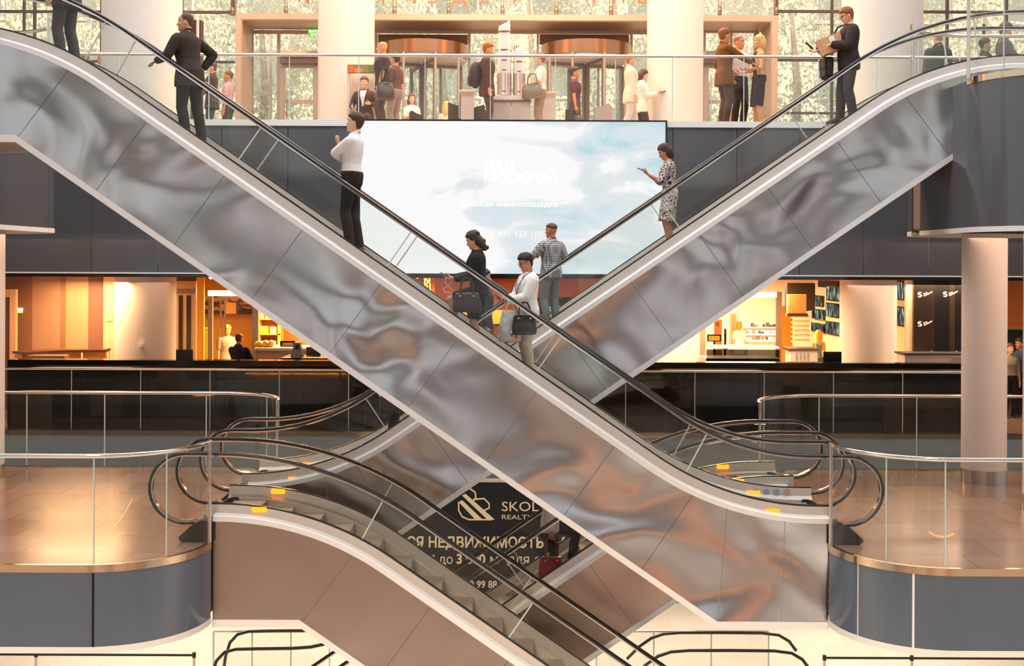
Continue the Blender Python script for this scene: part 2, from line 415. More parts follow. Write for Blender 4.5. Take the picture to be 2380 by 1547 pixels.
def wall_along(pts, z0, z1, t):
    """thin upright sheet following a plan polyline"""
    mb = MB(); n = len(pts); rings = []
    for i, (x, y) in enumerate(pts):
        a = V(pts[max(0,i-1)]); b = V(pts[min(n-1,i+1)]); d = (b-a).normalized(); nn = V((-d.y, d.x))*t/2
        rings.append([(x-nn.x,y-nn.y,z0),(x+nn.x,y+nn.y,z0),(x+nn.x,y+nn.y,z1),(x-nn.x,y-nn.y,z1)])
    return mb.loft(rings)
def cut_path(pts, cuts):
    """split a polyline at arc lengths"""
    out = []; cur = [pts[0]]; acc = 0; cuts = list(cuts)
    for p, q in zip(pts, pts[1:]):
        L = (V(q)-V(p)).length
        while cuts and acc+L > cuts[0]:
            t = (cuts[0]-acc)/L; m = (p[0]+(q[0]-p[0])*t, p[1]+(q[1]-p[1])*t); cur.append(m); out.append(cur); cur = [m]; cuts.pop(0)
        acc += L; cur.append(q)
    out.append(cur); return out
def plen(pts): return sum((V(b)-V(a)).length for a, b in zip(pts, pts[1:]))
def balustrade(label, pts, z, cuts, gm=None, rail=1.26, post_end=True, rail_r=.028, posts=(), group='glass balustrades of the landings', base=True):
    gm = gm or M_GLASS2
    mid = pts[len(pts)//2]
    r = thing('glass_balustrade', label, 'balustrade', (mid[0], mid[1], z), group)
    for seg in cut_path(pts, cuts):
        wall_along(seg, z-.02, z+rail-.03, .014).build('glass_panel', gm, r, 30)
        x, y = seg[0]
        if seg is not None and (x, y) != tuple(pts[0]): MB().box(x-.007, x+.007, y-.009, y+.009, z+.03, z+rail-.03).build('joint', M_EDGE, r)
    MB().tube(path3(pts, z+rail), rail_r, 12).build('handrail', M_CHROME, r, 60)
    if post_end:
        x, y = pts[-1]; MB().cyl(x, y, z-.02, z+rail+.02, .024, 14).build('post', M_CHROME, r, 60)
    for x, y in posts: MB().cyl(x, y, z-.02, z+rail+.02, .022, 14).build('post', M_CHROME, r, 60)
    return r
def mirror(pts): return [(-x, y) for x, y in pts]
# --- level 1 landings (left edge x=-3.72, right edge x=3.95)
def landing(sx, xe, z, thick, y0, y1, yb0, yb1, rr, outer, Mfl, Mfa, bottom_t=True):
    """slab with a rounded front and back corner; sx=-1 left, +1 right. Returns front and back edge paths (from the far side to the escalator)"""
    front = [(-outer, y0)]+arc2(-xe-rr, y0+rr, rr, -90, 0)                      # built as left, mirrored for right
    back = [(-outer, yb1)]+arc2(-xe-rr, yb1-rr, rr, 90, 0)
    P = front+list(reversed(back))
    if sx > 0: front, back, P = mirror(front), mirror(back), mirror(P)
    struct(MB().prismz(P, z-.05, z).build('floor', Mfl))
    struct(MB().prismz(P, z-thick+.06, z-.05).build('ceiling', M_SOFFIT))
    for nm, pts in (('front', front), ('back', back)):
        struct(wall_along(pts, z-thick, z-.06, .03).build('wall_%s_fascia' % nm, Mfa, smooth=30))
        trim(wall_along(pts, z-.062, z+.025, .05), M_BRASS, smooth=30)
        if bottom_t: trim(wall_along(pts, z-thick-.05, z-thick+.02, .055), M_WHITE, smooth=30)
    return front, back
fL, bL = landing(-1, 3.72, ZF, .93, 13.73, 0, 0, 20.3, 1.15, 15.5, M_FLOOR1, M_FASCIA)
fR, bR = landing(1, 3.95, ZF, .93, 13.73, 0, 0, 20.3, 1.15, 15.5, M_FLOOR1, M_FASCIA)
def cuts_at(pts, xs):
    """arc lengths where a path starting at |x|=outer reaches the given x"""
    out = []; acc = 0
    for p, q in zip(pts, pts[1:]):
        L = (V(q)-V(p)).length
        for x in xs:
            if (p[0]-x)*(q[0]-x) < 0: out.append(acc+L*(x-p[0])/(q[0]-p[0]))
        acc += L
    return sorted(out)
balustrade('curved glass balustrade with polished rail along the front of the left landing', fL, ZF, cuts_at(fL, [WX(0,13.73)-.9, WX(220,13.73), -4.03]))
balustrade('curved glass balustrade with polished rail along the front of the right landing', fR, ZF, cuts_at(fR, [WX(2200,13.73), 4.36, WX(2390,13.73)+1]))
balustrade('glass balustrade behind the left landing, curving to a post near the rear escalator', bL, ZF, cuts_at(bL, [WX(64,20.3), WX(245,20.3), WX(481,20.3), -4.05]))
balustrade('glass balustrade behind the right landing, curving to a post near the rear escalator', bR, ZF, cuts_at(bR, [WX(1905,20.3), WX(2132,20.3), 4.15]))
# seams in the curved fascias
for pts, x in ((fL, -4.755), (fR, 4.62), (fR, 4.12)):
    for p, q in zip(pts, pts[1:]):
        if (p[0]-x)*(q[0]-x) <= 0:
            t = (x-p[0])/(q[0]-p[0]) if q[0] != p[0] else 0; y = p[1]+(q[1]-p[1])*t
            trim(MB().box(x-.012, x+.012, y-.022, y+.01, ZF-.92, ZF-.06), M_BLACK if x < 0 else M_BRIGHT)
# --- level 2 landings
f2L, b2L = landing(-1, 7.25, ZF2, 2.03, 13.73, 0, 0, 20.0, 1.2, 17, M_FLOOR2, M_FASCIA2)
f2R, b2R = landing(1, 6.24, ZF2, 2.03, 15.3, 0, 0, 19.95, 1.2, 17, M_FLOOR2, M_FASCIA2)
balustrade('upper right glass balustrade curving above the dark drum front', f2R, ZF2, cuts_at(f2R, [6.45, 7.0]), group='glass balustrades of the upper floor')
balustrade('upper right glass balustrade at the back of the top landing', b2R, ZF2, cuts_at(b2R, [7.4, 6.6]), group='glass balustrades of the upper floor')
balustrade('upper left glass balustrade at the back of the top landing, at the picture edge', b2L, ZF2, cuts_at(b2L, [-8.0, -7.5]), group='glass balustrades of the upper floor')
trim(MB().box(-7.3, -7.24, 14.97, 18.8, ZF2-2.03, ZF2), M_FASCIA2); trim(MB().box(6.23, 6.27, 16.5, 18.4, ZF2-2.03, ZF2), M_FASCIA2)
trim(MB().box(-7.31, -7.23, 16.4, 18.8, ZF2-2.08, ZF2-2.01), M_WHITE); trim(MB().box(6.22, 6.28, 16.5, 18.4, ZF2-2.08, ZF2-2.01), M_WHITE)
# seam strips of the drum
for t in (205, 245):
    a = math.radians(t); x, y = 7.44+1.2*math.cos(a), 16.5+1.2*math.sin(a)
    trim(MB().cyl(x, y, ZF2-2.0, ZF2-.06, .012, 8), M_BRIGHT if t == 205 else M_BLACK)
# --- far floors
Y2 = 21.7; YB = 24.5; YW = 30.6
struct(MB().box(-20, 20, Y2+.04, 33, ZF2-.06, ZF2).build('floor', M_FLOOR2))
struct(MB().box(-20, 20, Y2+.05, 48, 9.22, 9.3).build('ceiling', M_CEIL))
# bulkhead cladding of the upper floor: separate sheets with seams
edges = [-20]+[WX(p, Y2) for p in (212, 367, 514, 668, 835, 1563, 1712, 1858, 2006, 2158)]+[20]
for a, b in zip(edges, edges[1:]):
    struct(MB().box(a+.006, b-.006, Y2, Y2+.04, 9.26, 11.92).build('wall_upper_fascia', M_FASCIA2))
trim(MB().box(-20, 20, Y2-.04, Y2+.03, 11.92, 12.03), M_BRIGHT)
trim(MB().box(-20, 20, Y2-.03, Y2+.05, 9.19, 9.25), M_BLACK); trim(MB().box(-20, 20, Y2-.035, Y2-.005, 9.25, 9.275), M_BRIGHT)
up = [(-20, Y2+.12), (20, Y2+.12)]
balustrade('long glass balustrade with polished rail along the upper floor edge', up, ZF2, [20+WX(p, Y2) for p in (60, 270, 480, 668, 830, 985, 1138, 1290, 1430, 1563, 1730, 1905, 2040, 2200)], rail=1.22, post_end=False, group='glass balustrades of the upper floor')
struct(MB().box(-20, 20, YB+.03, 48, ZF-.06, ZF).build('floor', M_FLOOR1))
struct(MB().box(-20, 20, YB, YB+.04, 5.08, 5.94).build('wall_back_fascia', mat('fascia_lightened', '75828d', .3, 0., var=.06, vscale=1.2)))  # lighter copy of the fascia colour, making up for the weak light here
struct(MB().box(-20, 20, YB+.04, 48, 5.0, 5.08).build('ceiling', M_WHITE))
trim(MB().box(-20, 20, YB-.03, YB+.05, 5.93, 6.03), M_BRASS)
trim(MB().box(-20, 20, YB-.03, YB+.05, 5.04, 5.09), M_WHITE)
pl, pr = WX(30, 25.2), WX(2252, 25.2)
balustrade('straight glass balustrade against the black parapet in front of the shops', [(pl, YB+.2), (pr, YB+.2)], ZF, [k*1.42 for k in range(1, 15)], post_end=False)
wl = MB().box(pl, pr, YB+.45, YB+.8, ZF, ZF+1.42).build('wall_parapet', M_BLACK); struct(wl)
# --- level 0
struct(MB().box(-30, 30, -18, 40, -.1, 0).build('floor', M_FLOOR0))
struct(MB().box(-20, 20, 34, 34.2, 0, 5).build('wall_back_ground', mat('ground_wall', 'e6d8c8', .6, var=.03)))
# --- columns
def column(x, y, z0, z1, r, base=False, m=M_COL):
    o = struct(MB().cyl(x, y, z0, z1, r, 48).build('column', m, smooth=True))
    if base: struct(MB().cyl(x, y, z0, z0+.22, r+.012, 48).build('trim_%d' % (tid.__setitem__(0, tid[0]+1) or tid[0]), mat('brushed_steel_base', 'b8b0aa', .22, 1., var=.2, vscale=9., stretch=(1,1,.02)), smooth=True))
    return o
column(7.57, 19.3, ZF, ZF2-2.03, .345, True)
column(-8.49, 19.3, ZF, ZF2-2.03, .345, True)
column(7.63, 17.1, ZF, ZF2-2.03, .345, True)
column(WX(339, 27.3), 27.3, ZF, 9.22, .672)
column(WX(2018, 27.3), 27.3, ZF, 9.22, .625)
for px, y, r in ((803, 26.7, .62), (1567, 26.7, .62), (328, 23.2, .75), (2048, 23.7, .77)):
    column(WX(px, y), y, ZF2, 21, r)
# ================================================================ people
def remesh(mb, vox, smooth=5, fac=.5):
    """weld overlapping closed shells into one continuous skin"""
    me = bpy.data.meshes.new('tmp'); me.from_pydata(mb.v, [], mb.f)
    bm = bmesh.new(); bm.from_mesh(me); bmesh.ops.recalc_face_normals(bm, faces=bm.faces); bm.to_mesh(me); bm.free()
    o = bpy.data.objects.new('tmp', me); C.objects.link(o)
    r = o.modifiers.new('r', 'REMESH'); r.mode = 'VOXEL'; r.voxel_size = vox; r.use_smooth_shade = True
    s = o.modifiers.new('s', 'SMOOTH'); s.factor = fac; s.iterations = smooth
    bpy.context.view_layer.update()
    out = bpy.data.meshes.new_from_object(o.evaluated_get(bpy.context.evaluated_depsgraph_get()))
    bpy.data.objects.remove(o); bpy.data.meshes.remove(me)
    for p in out.polygons: p.use_smooth = True
    return out
def mesh_obj(name, me, m, parent):
    me.materials.clear(); me.materials.append(m); o = bpy.data.objects.new(name, me); C.objects.link(o); o.parent = parent; return o
def frame(d, hint):
    d = V(d).normalized(); u = V(hint) - d*V(hint).dot(d)
    if u.length < 1e-4: u = V((0,1,0)) - d*d.y
    u.normalize(); return d, u, d.cross(u)
def limb(mb, a, b, prof, hint=(1,0,0), n=14):
    """tapered limb: prof = [(t, radius along hint, radius across, shift along hint)]"""
    a, b = V(a), V(b); d, u, w = frame(b-a, hint); L = (b-a).length
    mb.loft([[a+d*L*q[0]+u*((q[3] if len(q) > 3 else 0)+q[1]*math.cos(k*2*PI/n))+w*q[2]*math.sin(k*2*PI/n) for k in range(n)] for q in prof])
def ball(mb, c, r): mb.ell(c, r, r, r, n=12, m=8)
def ik(a, t, l1, l2, pole):
    a, t = V(a), V(t); d = t-a; L = min(max(d.length, abs(l1-l2)+.01), (l1+l2)*.9985); d.normalize(); t = a+d*L
    x = (l1*l1-l2*l2+L*L)/(2*L); h = math.sqrt(max(l1*l1-x*x, 0)); p = V(pole); p -= d*p.dot(d)
    if p.length < 1e-5: p = V((0,0,-1))-d*(-d.z)
    return a+d*x+p.normalized()*h, t
# head profile (origin between the ears at eye height, +x face): z, front, back, half width
HP = [(-.122,.062,.020,.020),(-.113,.082,.0,.036),(-.10,.090,-.018,.046),(-.085,.092,-.04,.054),(-.07,.089,-.055,.060),(-.05,.091,-.068,.0645),(-.03,.090,-.078,.068),
      (-.01,.085,-.087,.0715),(.005,.083,-.092,.073),(.02,.089,-.095,.0745),(.04,.091,-.098,.0755),(.06,.086,-.097,.075),(.08,.073,-.089,.069),(.097,.054,-.072,.057),(.108,.03,-.048,.04),(.114,.006,-.02,.018)]
def head_ring(z, infl=0., n=28):
    for (z0,f0,b0,w0),(z1,f1,b1,w1) in zip(HP, HP[1:]):
        if z <= z1 or z1 == HP[-1][0]:
            t = max(0, min(1, (z-z0)/(z1-z0))); f, b, w = f0+(f1-f0)*t, b0+(b1-b0)*t, w0+(w1-w0)*t; break
    c = (f+b)/2; a = (f-b)/2; r = []
    for k in range(n):
        t = k*2*PI/n; ct, st = math.cos(t), math.sin(t); e = .88
        x = c+(a+infl)*math.copysign(abs(ct)**e, ct); y = (w+infl)*math.copysign(abs(st)**e, st)
        if ct > 0 and z < -.02: y *= 1-.12*ct                         # narrower jaw towards the chin
        r.append((x, y, z))
    return r
def front_x(z, y):
    R = head_ring(z, n=72); q = [p for p in R if p[0] > 0 and abs(p[1]-y) < .012]
    return max(p[0] for p in q) if q else .07
HAIRC = {}
def sstep(a, b, x):
    t = max(0, min(1, (x-a)/(b-a))); return t*t*(3-2*t)
def add_head(mb, M, fem):
    A = lambda p: M @ V(p)
    mb.loft([[A(p) for p in head_ring(z)] for z, *_ in HP])
    nl = .9 if fem else 1.05                                            # nose
    mb.loft([[A((x+r*math.cos(k*PI/4)*1.0, wd*math.sin(k*PI/4), z)) for k in range(8)] for z, x, r, wd in
             ((.018,.080,.010,.008),(.0,.088*1,.010,.008),(-.02,.096+.004*nl,.011,.010),(-.036,.102+.006*nl,.012,.014),(-.044,.097,.010,.016),(-.050,.086,.006,.010))])
    mb.ell(A((.084,0,-.066)), .012, .024, .007, M.to_3x3(), 10, 6)      # lips
    mb.ell(A((.084,0,-.078)), .011, .020, .007, M.to_3x3(), 10, 6)
    mb.ell(A((.078,0,-.104)), .016, .022, .013, M.to_3x3(), 10, 6)      # chin
    for s in (-1, 1):
        mb.ell(A((.076, s*.030, .024)), .012, .026, .007, M.to_3x3(), 10, 6)   # brow
        mb.ell(A((.068, s*.045, -.028)), .018, .018, .016, M.to_3x3(), 10, 6)  # cheek
        R = M.to_3x3() @ Matrix.Rotation(s*.35, 3, 'Z')
        mb.ell(A((-.006, s*.077, -.012)), .017, .008, .030, R, 10, 8)           # ear
def hair_mesh(M, style, n=40):
    """closed cap that dips under the scalp wherever no hair grows"""
    mb = MB(); rings = []
    zs = [-.12+.239*i/34 for i in range(35)]
    for z in zs:
        ring = []
        base = head_ring(min(z, .1135), 0, n); cx = -.004
        for k, p in enumerate(base):
            ang = math.degrees(math.atan2(p[1], p[0]-cx)); a = abs(ang)   # 0 = face, 180 = nape
            if style == 'receding': hl = .098-.085*sstep(38, 80, a)-.075*sstep(95, 150, a); th = .010
            elif style == 'buzz': hl = .066-.05*sstep(35, 85, a)-.075*sstep(95, 150, a); th = .004
            elif style == 'flat': hl = .062-.01*sstep(35, 85, a)-.02*sstep(95, 150, a); th = .012
            elif style in ('bob','long','wavy','pony','blond_long'): hl = .060-.075*sstep(38, 78, a)-.13*sstep(80, 120, a); th = .018
            else: hl = .056-.045*sstep(38, 82, a)-.10*sstep(95, 140, a); th = .016
            t = sstep(hl-.008, hl+.016, z)
            tt = th*(.75+.25*sstep(.02, .09, z))*(1+.22*math.sin(k*2.1+z*60))
            if style == 'short' and a < 60 and z > .05: tt *= 1.35
            d = -.010+(tt+.010)*t
            v = V((p[0]+.01, p[1], p[2]*.6)); v.normalize()
            q = V(p)+v*d
            if z > .1 and t > .5: q.z += th*.55
            ring.append(M @ q)
        rings.append(ring)
    mb.loft(rings)
    def lock(pts, ra, rb):                                               # a hanging mass of hair
        P = [V(p) for p in pts]; out = []
        for i, p in enumerate(P):
            t = i/(len(P)-1); f = math.sin(PI*(.28+.62*t))
            out.append([M @ (p+V((ra*f*math.cos(k*2*PI/16)*(1+.1*math.sin(5*k)), rb*f*math.sin(k*2*PI/16), 0))) for k in range(16)])
        mb.loft(out)
    if style == 'bob': lock([(-.035,0,.07),(-.045,0,.02),(-.048,0,-.03),(-.048,0,-.08),(-.05,0,-.125),(-.052,0,-.15)], .088, .098)
    if style == 'wavy':
        lock([(-.05,0,.06),(-.065,0,.0),(-.075,0,-.06),(-.085,0,-.11),(-.10,0,-.16),(-.105,0,-.20)], .062, .088)
        for i in range(9): mb.ell(M @ V((random.uniform(-.1,.04), random.uniform(-.07,.07), random.uniform(.06,.115))), .03, .03, .018, None, 8, 5)
        for i in range(9): mb.ell(M @ V((random.uniform(-.145,-.06), random.uniform(-.08,.08), random.uniform(-.2,-.02))), .024, .024, .032, None, 8, 5)
    if style in ('long','blond_long'): lock([(-.03,0,.07),(-.05,0,.0),(-.06,0,-.08),(-.07,0,-.16),(-.08,0,-.24),(-.085,0,-.31)], .072, .105)
    if style == 'pony':
        lock([(-.10,0,.05),(-.13,0,.02),(-.15,0,-.05),(-.15,0,-.12),(-.14,0,-.19)], .028, .03)
    return mb
def add_hand(mb, wrist, d, nrm, thumb_side, curl=.5, k=1.0, spread=.05):
    """palm, four unequal fingers and a thumb leaving the palm's side. d = finger direction, nrm = palm side the fingers curl to"""
    d, nn, sd = frame(d, nrm); side = V(sd)*thumb_side; w = V(wrist)
    palm = []
    for t, hw, ht in ((-.012,.024,.020),(.02,.032,.016),(.05,.040,.0145),(.085,.041,.012),(.095,.036,.009)):
        c = w+d*t*k
        palm.append([c+side*hw*k*math.cos(j*2*PI/12)+nn*ht*k*math.sin(j*2*PI/12) for j in range(12)])
    mb.loft(palm)
    for i, (o, ln, cv) in enumerate(((.029,.072,.85),(.0105,.080,1.),(-.009,.075,1.05),(-.028,.060,1.15))):
        p = w+(d*.086+side*o)*k; ang = 0; dirv = (d+side*o*spread*8).normalized()
        segs = (ln*.48, ln*.30, ln*.24); r = .0088*k
        for j, sg in enumerate(segs):
            ang += curl*cv*(.55 if j == 0 else .8)
            v = (dirv*math.cos(ang)+nn*math.sin(ang)).normalized(); q = p+v*sg*k
            limb(mb, p, q, [(0,r,r),(1,r*.9,r*.9)], nn, 8); ball(mb, q, r*.9); p = q; r *= .9
    p = w+(d*.022+side*.026)*k; v = (d*.62+side*.68+nn*.35).normalized(); r = .0115*k
    for sg, bend in ((.036,.0),(.030,.28),(.024,.35)):
        v = (v+d*bend*.6+nn*bend*curl).normalized(); q = p+v*sg*k
        limb(mb, p, q, [(0,r,r),(1,r*.88,r*.88)], nn, 8); ball(mb, q, r*.88); p = q; r *= .88
TOR = [(-.075,.070,.085,0),(-.04,.100,.150,-.004),(.0,.112,.168,-.008),(.06,.114,.166,-.010),(.12,.104,.152,-.004),(.19,.098,.140,.004),(.27,.106,.148,.006),(.36,.116,.163,.004),
       (.43,.116,.172,0),(.48,.106,.176,-.006),(.515,.088,.152,-.010),(.545,.070,.108,-.014),(.572,.058,.078,-.016),(.60,.052,.060,-.016)]
PEOPLE = []
def cloth(name, col, rough=.85, **k): return mat(name, col, rough, 0., bump=.5, bscale=k.pop('bscale', 9.), bdist=.03, spec=.25, detail=4., vscale=14., **k)
def person(label, loc, face, h=1.76, fem=False, build=1.0, belly=0., lean=0., twist=0., head=(0,0), skin='d9a98a', hair='short', hairc='3a281e',
           feet=None, lift=(0,0), hands=(None,None), hpose=('relax','relax'), poles=(None,None), top='shirt', topc='e8e6e3', topm=None, sleeve=1.0, hem=.05, tin=.012, bottom='trousers', botc='2c2a2b', botm=None,
           knee=.50, shoe='241d1a', shoes=True, sit=False, seatz=.45, vox=.009, extras=(), group=None, shirtfront=None, barefoot_skin=False, glasses=False, collar=None, kneepole=None, hiproll=0):
    """standing / sitting figure. local frame: +x forward, +y its left. feet/hands are local targets ((left),(right))"""
    k = h/1.76
    root = local(thing('person', label, 'person', loc, group)); root.rotation_euler = (0, 0, math.radians(face))
    bw = build*(.93 if fem else 1.0)
    zp = .93*k if not sit else seatz+.10
    pel = V((0, 0, zp))
    Lr = math.radians(lean); Tw = math.radians(twist)
    def T(x, y, dz):
        f = sstep(-.05, .30, dz/k)
        return pel + Matrix.Rotation(Tw*f, 3, 'Z') @ Matrix.Rotation(Lr*f, 3, 'Y') @ V((x, y, dz))
    sw = (.160 if fem else .182)*build*k
    def torso(mb, infl, lo, hi, flare=0., wide=1.0, taper=False):
        rings = []
        st = [t for t in TOR if lo-1e-6 <= t[0] <= hi+1e-6]
        def at(z):
            for a, b in zip(TOR, TOR[1:]):
                if z <= b[0]: q = (z-a[0])/(b[0]-a[0]); return tuple(a[i]+(b[i]-a[i])*q for i in range(4))
            return TOR[-1]
        zs = sorted(set([lo]+[t[0] for t in st]+[hi])) if lo >= TOR[0][0] else sorted([lo, (lo+TOR[0][0])/2]+[t[0] for t in TOR[1:] if t[0] <= hi]+[hi])
        for z in zs:
            _, a, b, x0 = at(max(z, -.0 if lo < -.03 and not taper else TOR[0][0]))
            if fem: a2 = a*(1.0 if z < .3 else 1.0); b2 = b*(1.04 if z < .1 else .93 if z < .3 else .95)
            else: a2, b2 = a, b
            fb = belly*math.exp(-((z-.14)/.13)**2); bust = .026*math.exp(-((z-.38)/.06)**2) if fem else .012*math.exp(-((z-.40)/.07)**2)
            fl = flare*sstep(.15, -.12, z)
            a2 = a2*bw+infl+fl; b2 = b2*bw*wide+infl*1.1+fl
            ring = []
            for j in range(28):
                t = j*2*PI/28; ct, st_ = math.cos(t), math.sin(t); e = .86
                x = x0+a2*math.copysign(abs(ct)**e, ct)+((fb+bust)*max(0, ct) if ct > 0 else .0)
                y = b2*math.copysign(abs(st_)**e, st_)
                ring.append(T(x*k, y*k, z*k))
            rings.append(ring)
        mb.loft(rings)
    # skeleton
    J = {}
    for i, s in ((0, 1), (1, -1)):
        J['sh', i] = T(-.012*k, s*sw, .487*k)
        ht = hands[i]
        wt = V(ht)*1.0 if ht is not None else J['sh', i]+V((.05*k, s*.05*k, -.545*k))
        pole = V(poles[i]) if poles[i] is not None else V((-.8, s*.5, -.5))
        J['el', i], J['wr', i] = ik(J['sh', i], wt, .285*k, .255*k, pole)
        J['hip', i] = pel+V((0, s*.088*k*bw, -.015*k))
        ft = feet[i] if feet is not None else (.0, s*.10*k, 0)
        J['foot', i] = V(ft); an = V(ft)+V((-.02, 0, .085*k))
        J['kn', i], J['an', i] = ik(J['hip', i], an, .425*k, .415*k, kneepole[i] if kneepole else V((1, s*.12, .05)))
    NB = T(-.016*k, 0, .575*k); hy, hpz = math.radians(head[0]), math.radians(head[1])
    Mn = Matrix.Rotation(Tw*.6+hy, 4, 'Z') @ Matrix.Rotation(Lr*.4+hpz, 4, 'Y')
    HC = NB+Matrix.Rotation(Lr*.6+hpz*.5, 3, 'Y') @ V((.012*k+.02*math.sin(hpz), 0, .150*k)); HK = k*(1.01 if fem else 1.05)
    M = Matrix.Translation(HC) @ Mn @ Matrix.Scale(HK, 4)
    # body -------------------------------------------------
    b = MB(); torso(b, 0, TOR[0][0], .60, taper=True)
    ak = k*build*(.86 if fem else 1.0); lk = k*build*(.97 if fem else 1.0)
    for i, s in ((0, 1), (1, -1)):
        ball(b, J['sh', i]-V((0,s*.012,.004)), .054*ak)
        limb(b, J['sh', i], J['el', i], [(0,.050*ak,.048*ak),(.3,.048*ak,.046*ak),(.7,.041*ak,.040*ak),(1,.037*ak,.036*ak)]); ball(b, J['el', i], .037*ak)
        limb(b, J['el', i], J['wr', i], [(0,.037*ak,.036*ak),(.25,.040*ak,.038*ak),(.7,.031*ak,.029*ak),(1,.025*ak,.022*ak)])
        limb(b, J['hip', i], J['kn', i], [(-.05,.078*lk,.080*lk),(.15,.082*lk,.082*lk),(.5,.070*lk,.068*lk),(.85,.055*lk,.053*lk),(1,.053*lk,.050*lk)]); ball(b, J['kn', i], .053*lk)
        limb(b, J['kn', i], J['an', i], [(0,.052*lk,.049*lk,0),(.25,.056*lk,.052*lk,-.014*k),(.5,.049*lk,.046*lk,-.010*k),(.85,.034*lk,.032*lk,0),(1,.035*lk,.032*lk,0)]); ball(b, J['an', i], .037*lk)
        f = J['foot', i]; tz = math.radians(lift[i])
        fd = V((math.cos(tz), s*.12, -math.sin(tz)))
        limb(b, J['an', i]+V((-.03*k,0,-.055*k)), J['an', i]+V((-.03*k,0,-.055*k))+fd*.20*k, [(0,.028*k,.028*k),(.4,.026*k,.034*k),(.8,.018*k,.036*k),(1,.012*k,.026*k)], (0,0,1))
        hd = hpose[i]; fa = (J['wr', i]-J['el', i]).normalized()
        if hd == 'relax': add_hand(b, J['wr', i], fa+V((.1,0,-.1)), V((0,-s,0))+V((.0,0,.0)), -1 if s > 0 else 1, .35, k)
        elif hd == 'hold': add_hand(b, J['wr', i], fa+V((.25,0,.15)), V((0,-s*.35,1)), (-1 if s > 0 else 1), .62, k)
        elif hd == 'grip': add_hand(b, J['wr', i], fa+V((.0,0,-.3)), V((.0,-s,0)), -1 if s > 0 else 1, .95, k)
        elif hd == 'rest': add_hand(b, J['wr', i], fa*.7+V((.4,0,-.15)), V((.1,-s*.15,-1)), 1 if s > 0 else -1, .38, k)
        elif hd == 'tuck': add_hand(b, J['wr', i], fa, V((-1,-s*.3,0)), 1 if s > 0 else -1, .5, k)
    limb(b, NB-V((0,0,.03*k)), HC+Mn.to_3x3() @ V((-.022*HK,0,-.05*HK)), [(0,.066*k,.066*k),(.4,.056*k*(.88 if fem else 1),.055*k*(.88 if fem else 1)),(1,.054*k,.050*k)])
    add_head(b, M, fem)
    msk = mat('skin_'+skin, skin, .5, var=.05, vscale=30., spec=.35)
    body = mesh_obj('body', remesh(b, vox*.8, 3, .4), msk, root); body['label'] = 'face, arms and other bare skin'
    # face details
    if vox < .012:
        for s in (-1, 1):
            ex = front_x(.002, .031)
            e = MB(); e.ell(M @ V((ex-.0075, s*.031, .001)), .0125*HK, .0145*HK, .0085*HK, Mn.to_3x3()); e.build('eye', mat('eye_white', 'cfc6c0', .2), root, True)
            e = MB(); e.ell(M @ V((ex+.0015, s*.031, .001)), .004*HK, .0062*HK, .0062*HK, Mn.to_3x3(), 10, 6); e.build('iris', mat('iris', '2a1a12', .2), root, True)
            e = MB(); e.tube([M @ V((front_x(.024, .03)+.003, s*.015, .022)), M @ V((front_x(.026,.03)+.004, s*.032, .027)), M @ V((front_x(.024,.04)-.002, s*.048, .021))], [.003,.004,.002], 6); e.build('eyebrow', mat('hair_'+hairc, hairc, .6), root, True)
        e = MB(); e.ell(M @ V((.0895, 0, -.0715)), .0075*HK, .021*HK, .0055*HK, Mn.to_3x3(), 10, 6); e.build('mouth', mat('lips', 'a8655a', .5), root, True)
        if glasses:
            g = MB()
            for s in (-1, 1):
                ring = [M @ V((.099, s*.033+.021*math.cos(t*PI/8), .0+.016*math.sin(t*PI/8))) for t in range(16)]
                g.tube(ring, .0022, 6, True); g.tube([M @ V((.098, s*.054, .004)), M @ V((.05, s*.076, .006)), M @ V((-.01, s*.080, .002))], .002, 6)
            g.tube([M @ V((.101, -.012, .004)), M @ V((.101, .012, .004))], .002, 6)
            g.build('glasses', mat('spectacle_frame', '2c2624', .3, .3), root, True)
    if hair != 'bald':
        hb = hair_mesh(M, hair)
        mh = mat('hair_'+hairc, hairc, .6, var=.25, vscale=60., bump=.6, bscale=90., bdist=.01, stretch=(1,1,.25))
        hm = mesh_obj('hair', remesh(hb, .0085, 2, .4), mh, root)
    # clothing ---------------------------------------------
    mt = topm or cloth('cloth_'+topc, topc)
    def sleeves(mb, infl, frac, cuff=1.0):
        for i, s in ((0, 1), (1, -1)):
            ball(mb, J['sh', i]-V((0,s*.012,.006)), (.051*ak+infl))
            f1 = min(1, frac/.5); el = J['sh', i].lerp(J['el', i], f1)
            limb(mb, J['sh', i], el, [(0,.050*ak+infl,.048*ak+infl),(.35,.050*ak+infl*1.15,.048*ak+infl*1.1),(1,.042*ak+infl*1.2,.042*ak+infl*1.15)])
            if frac > .5:
                f2 = (frac-.5)/.5; wr = J['el', i].lerp(J['wr', i], f2)
                ball(mb, J['el', i], .039*ak+infl*1.15)
                limb(mb, J['el', i], wr, [(0,.039*ak+infl*1.15,.038*ak+infl*1.15),(.3,.042*ak+infl*1.1,.040*ak+infl*1.1),(.9,.031*ak+infl*cuff,.030*ak+infl*cuff),(1,.030*ak+infl*.9*cuff,.028*ak+infl*.9*cuff)])
    t = MB()
    if top == 'jacket':
        torso(t, tin+.012, -.17, .585, .022); sleeves(t, tin+.006, .985)
    elif top == 'tank':
        torso(t, tin-.004, hem, .535, .0, .86)
    elif top == 'dress':
        torso(t, tin, -.05, .56); sleeves(t, tin, sleeve, 1.2)
    elif top != 'none':
        torso(t, tin, hem, .585, .006 if hem < -.02 else 0); sleeves(t, tin, sleeve, 1.25 if sleeve < .6 else 1.0)
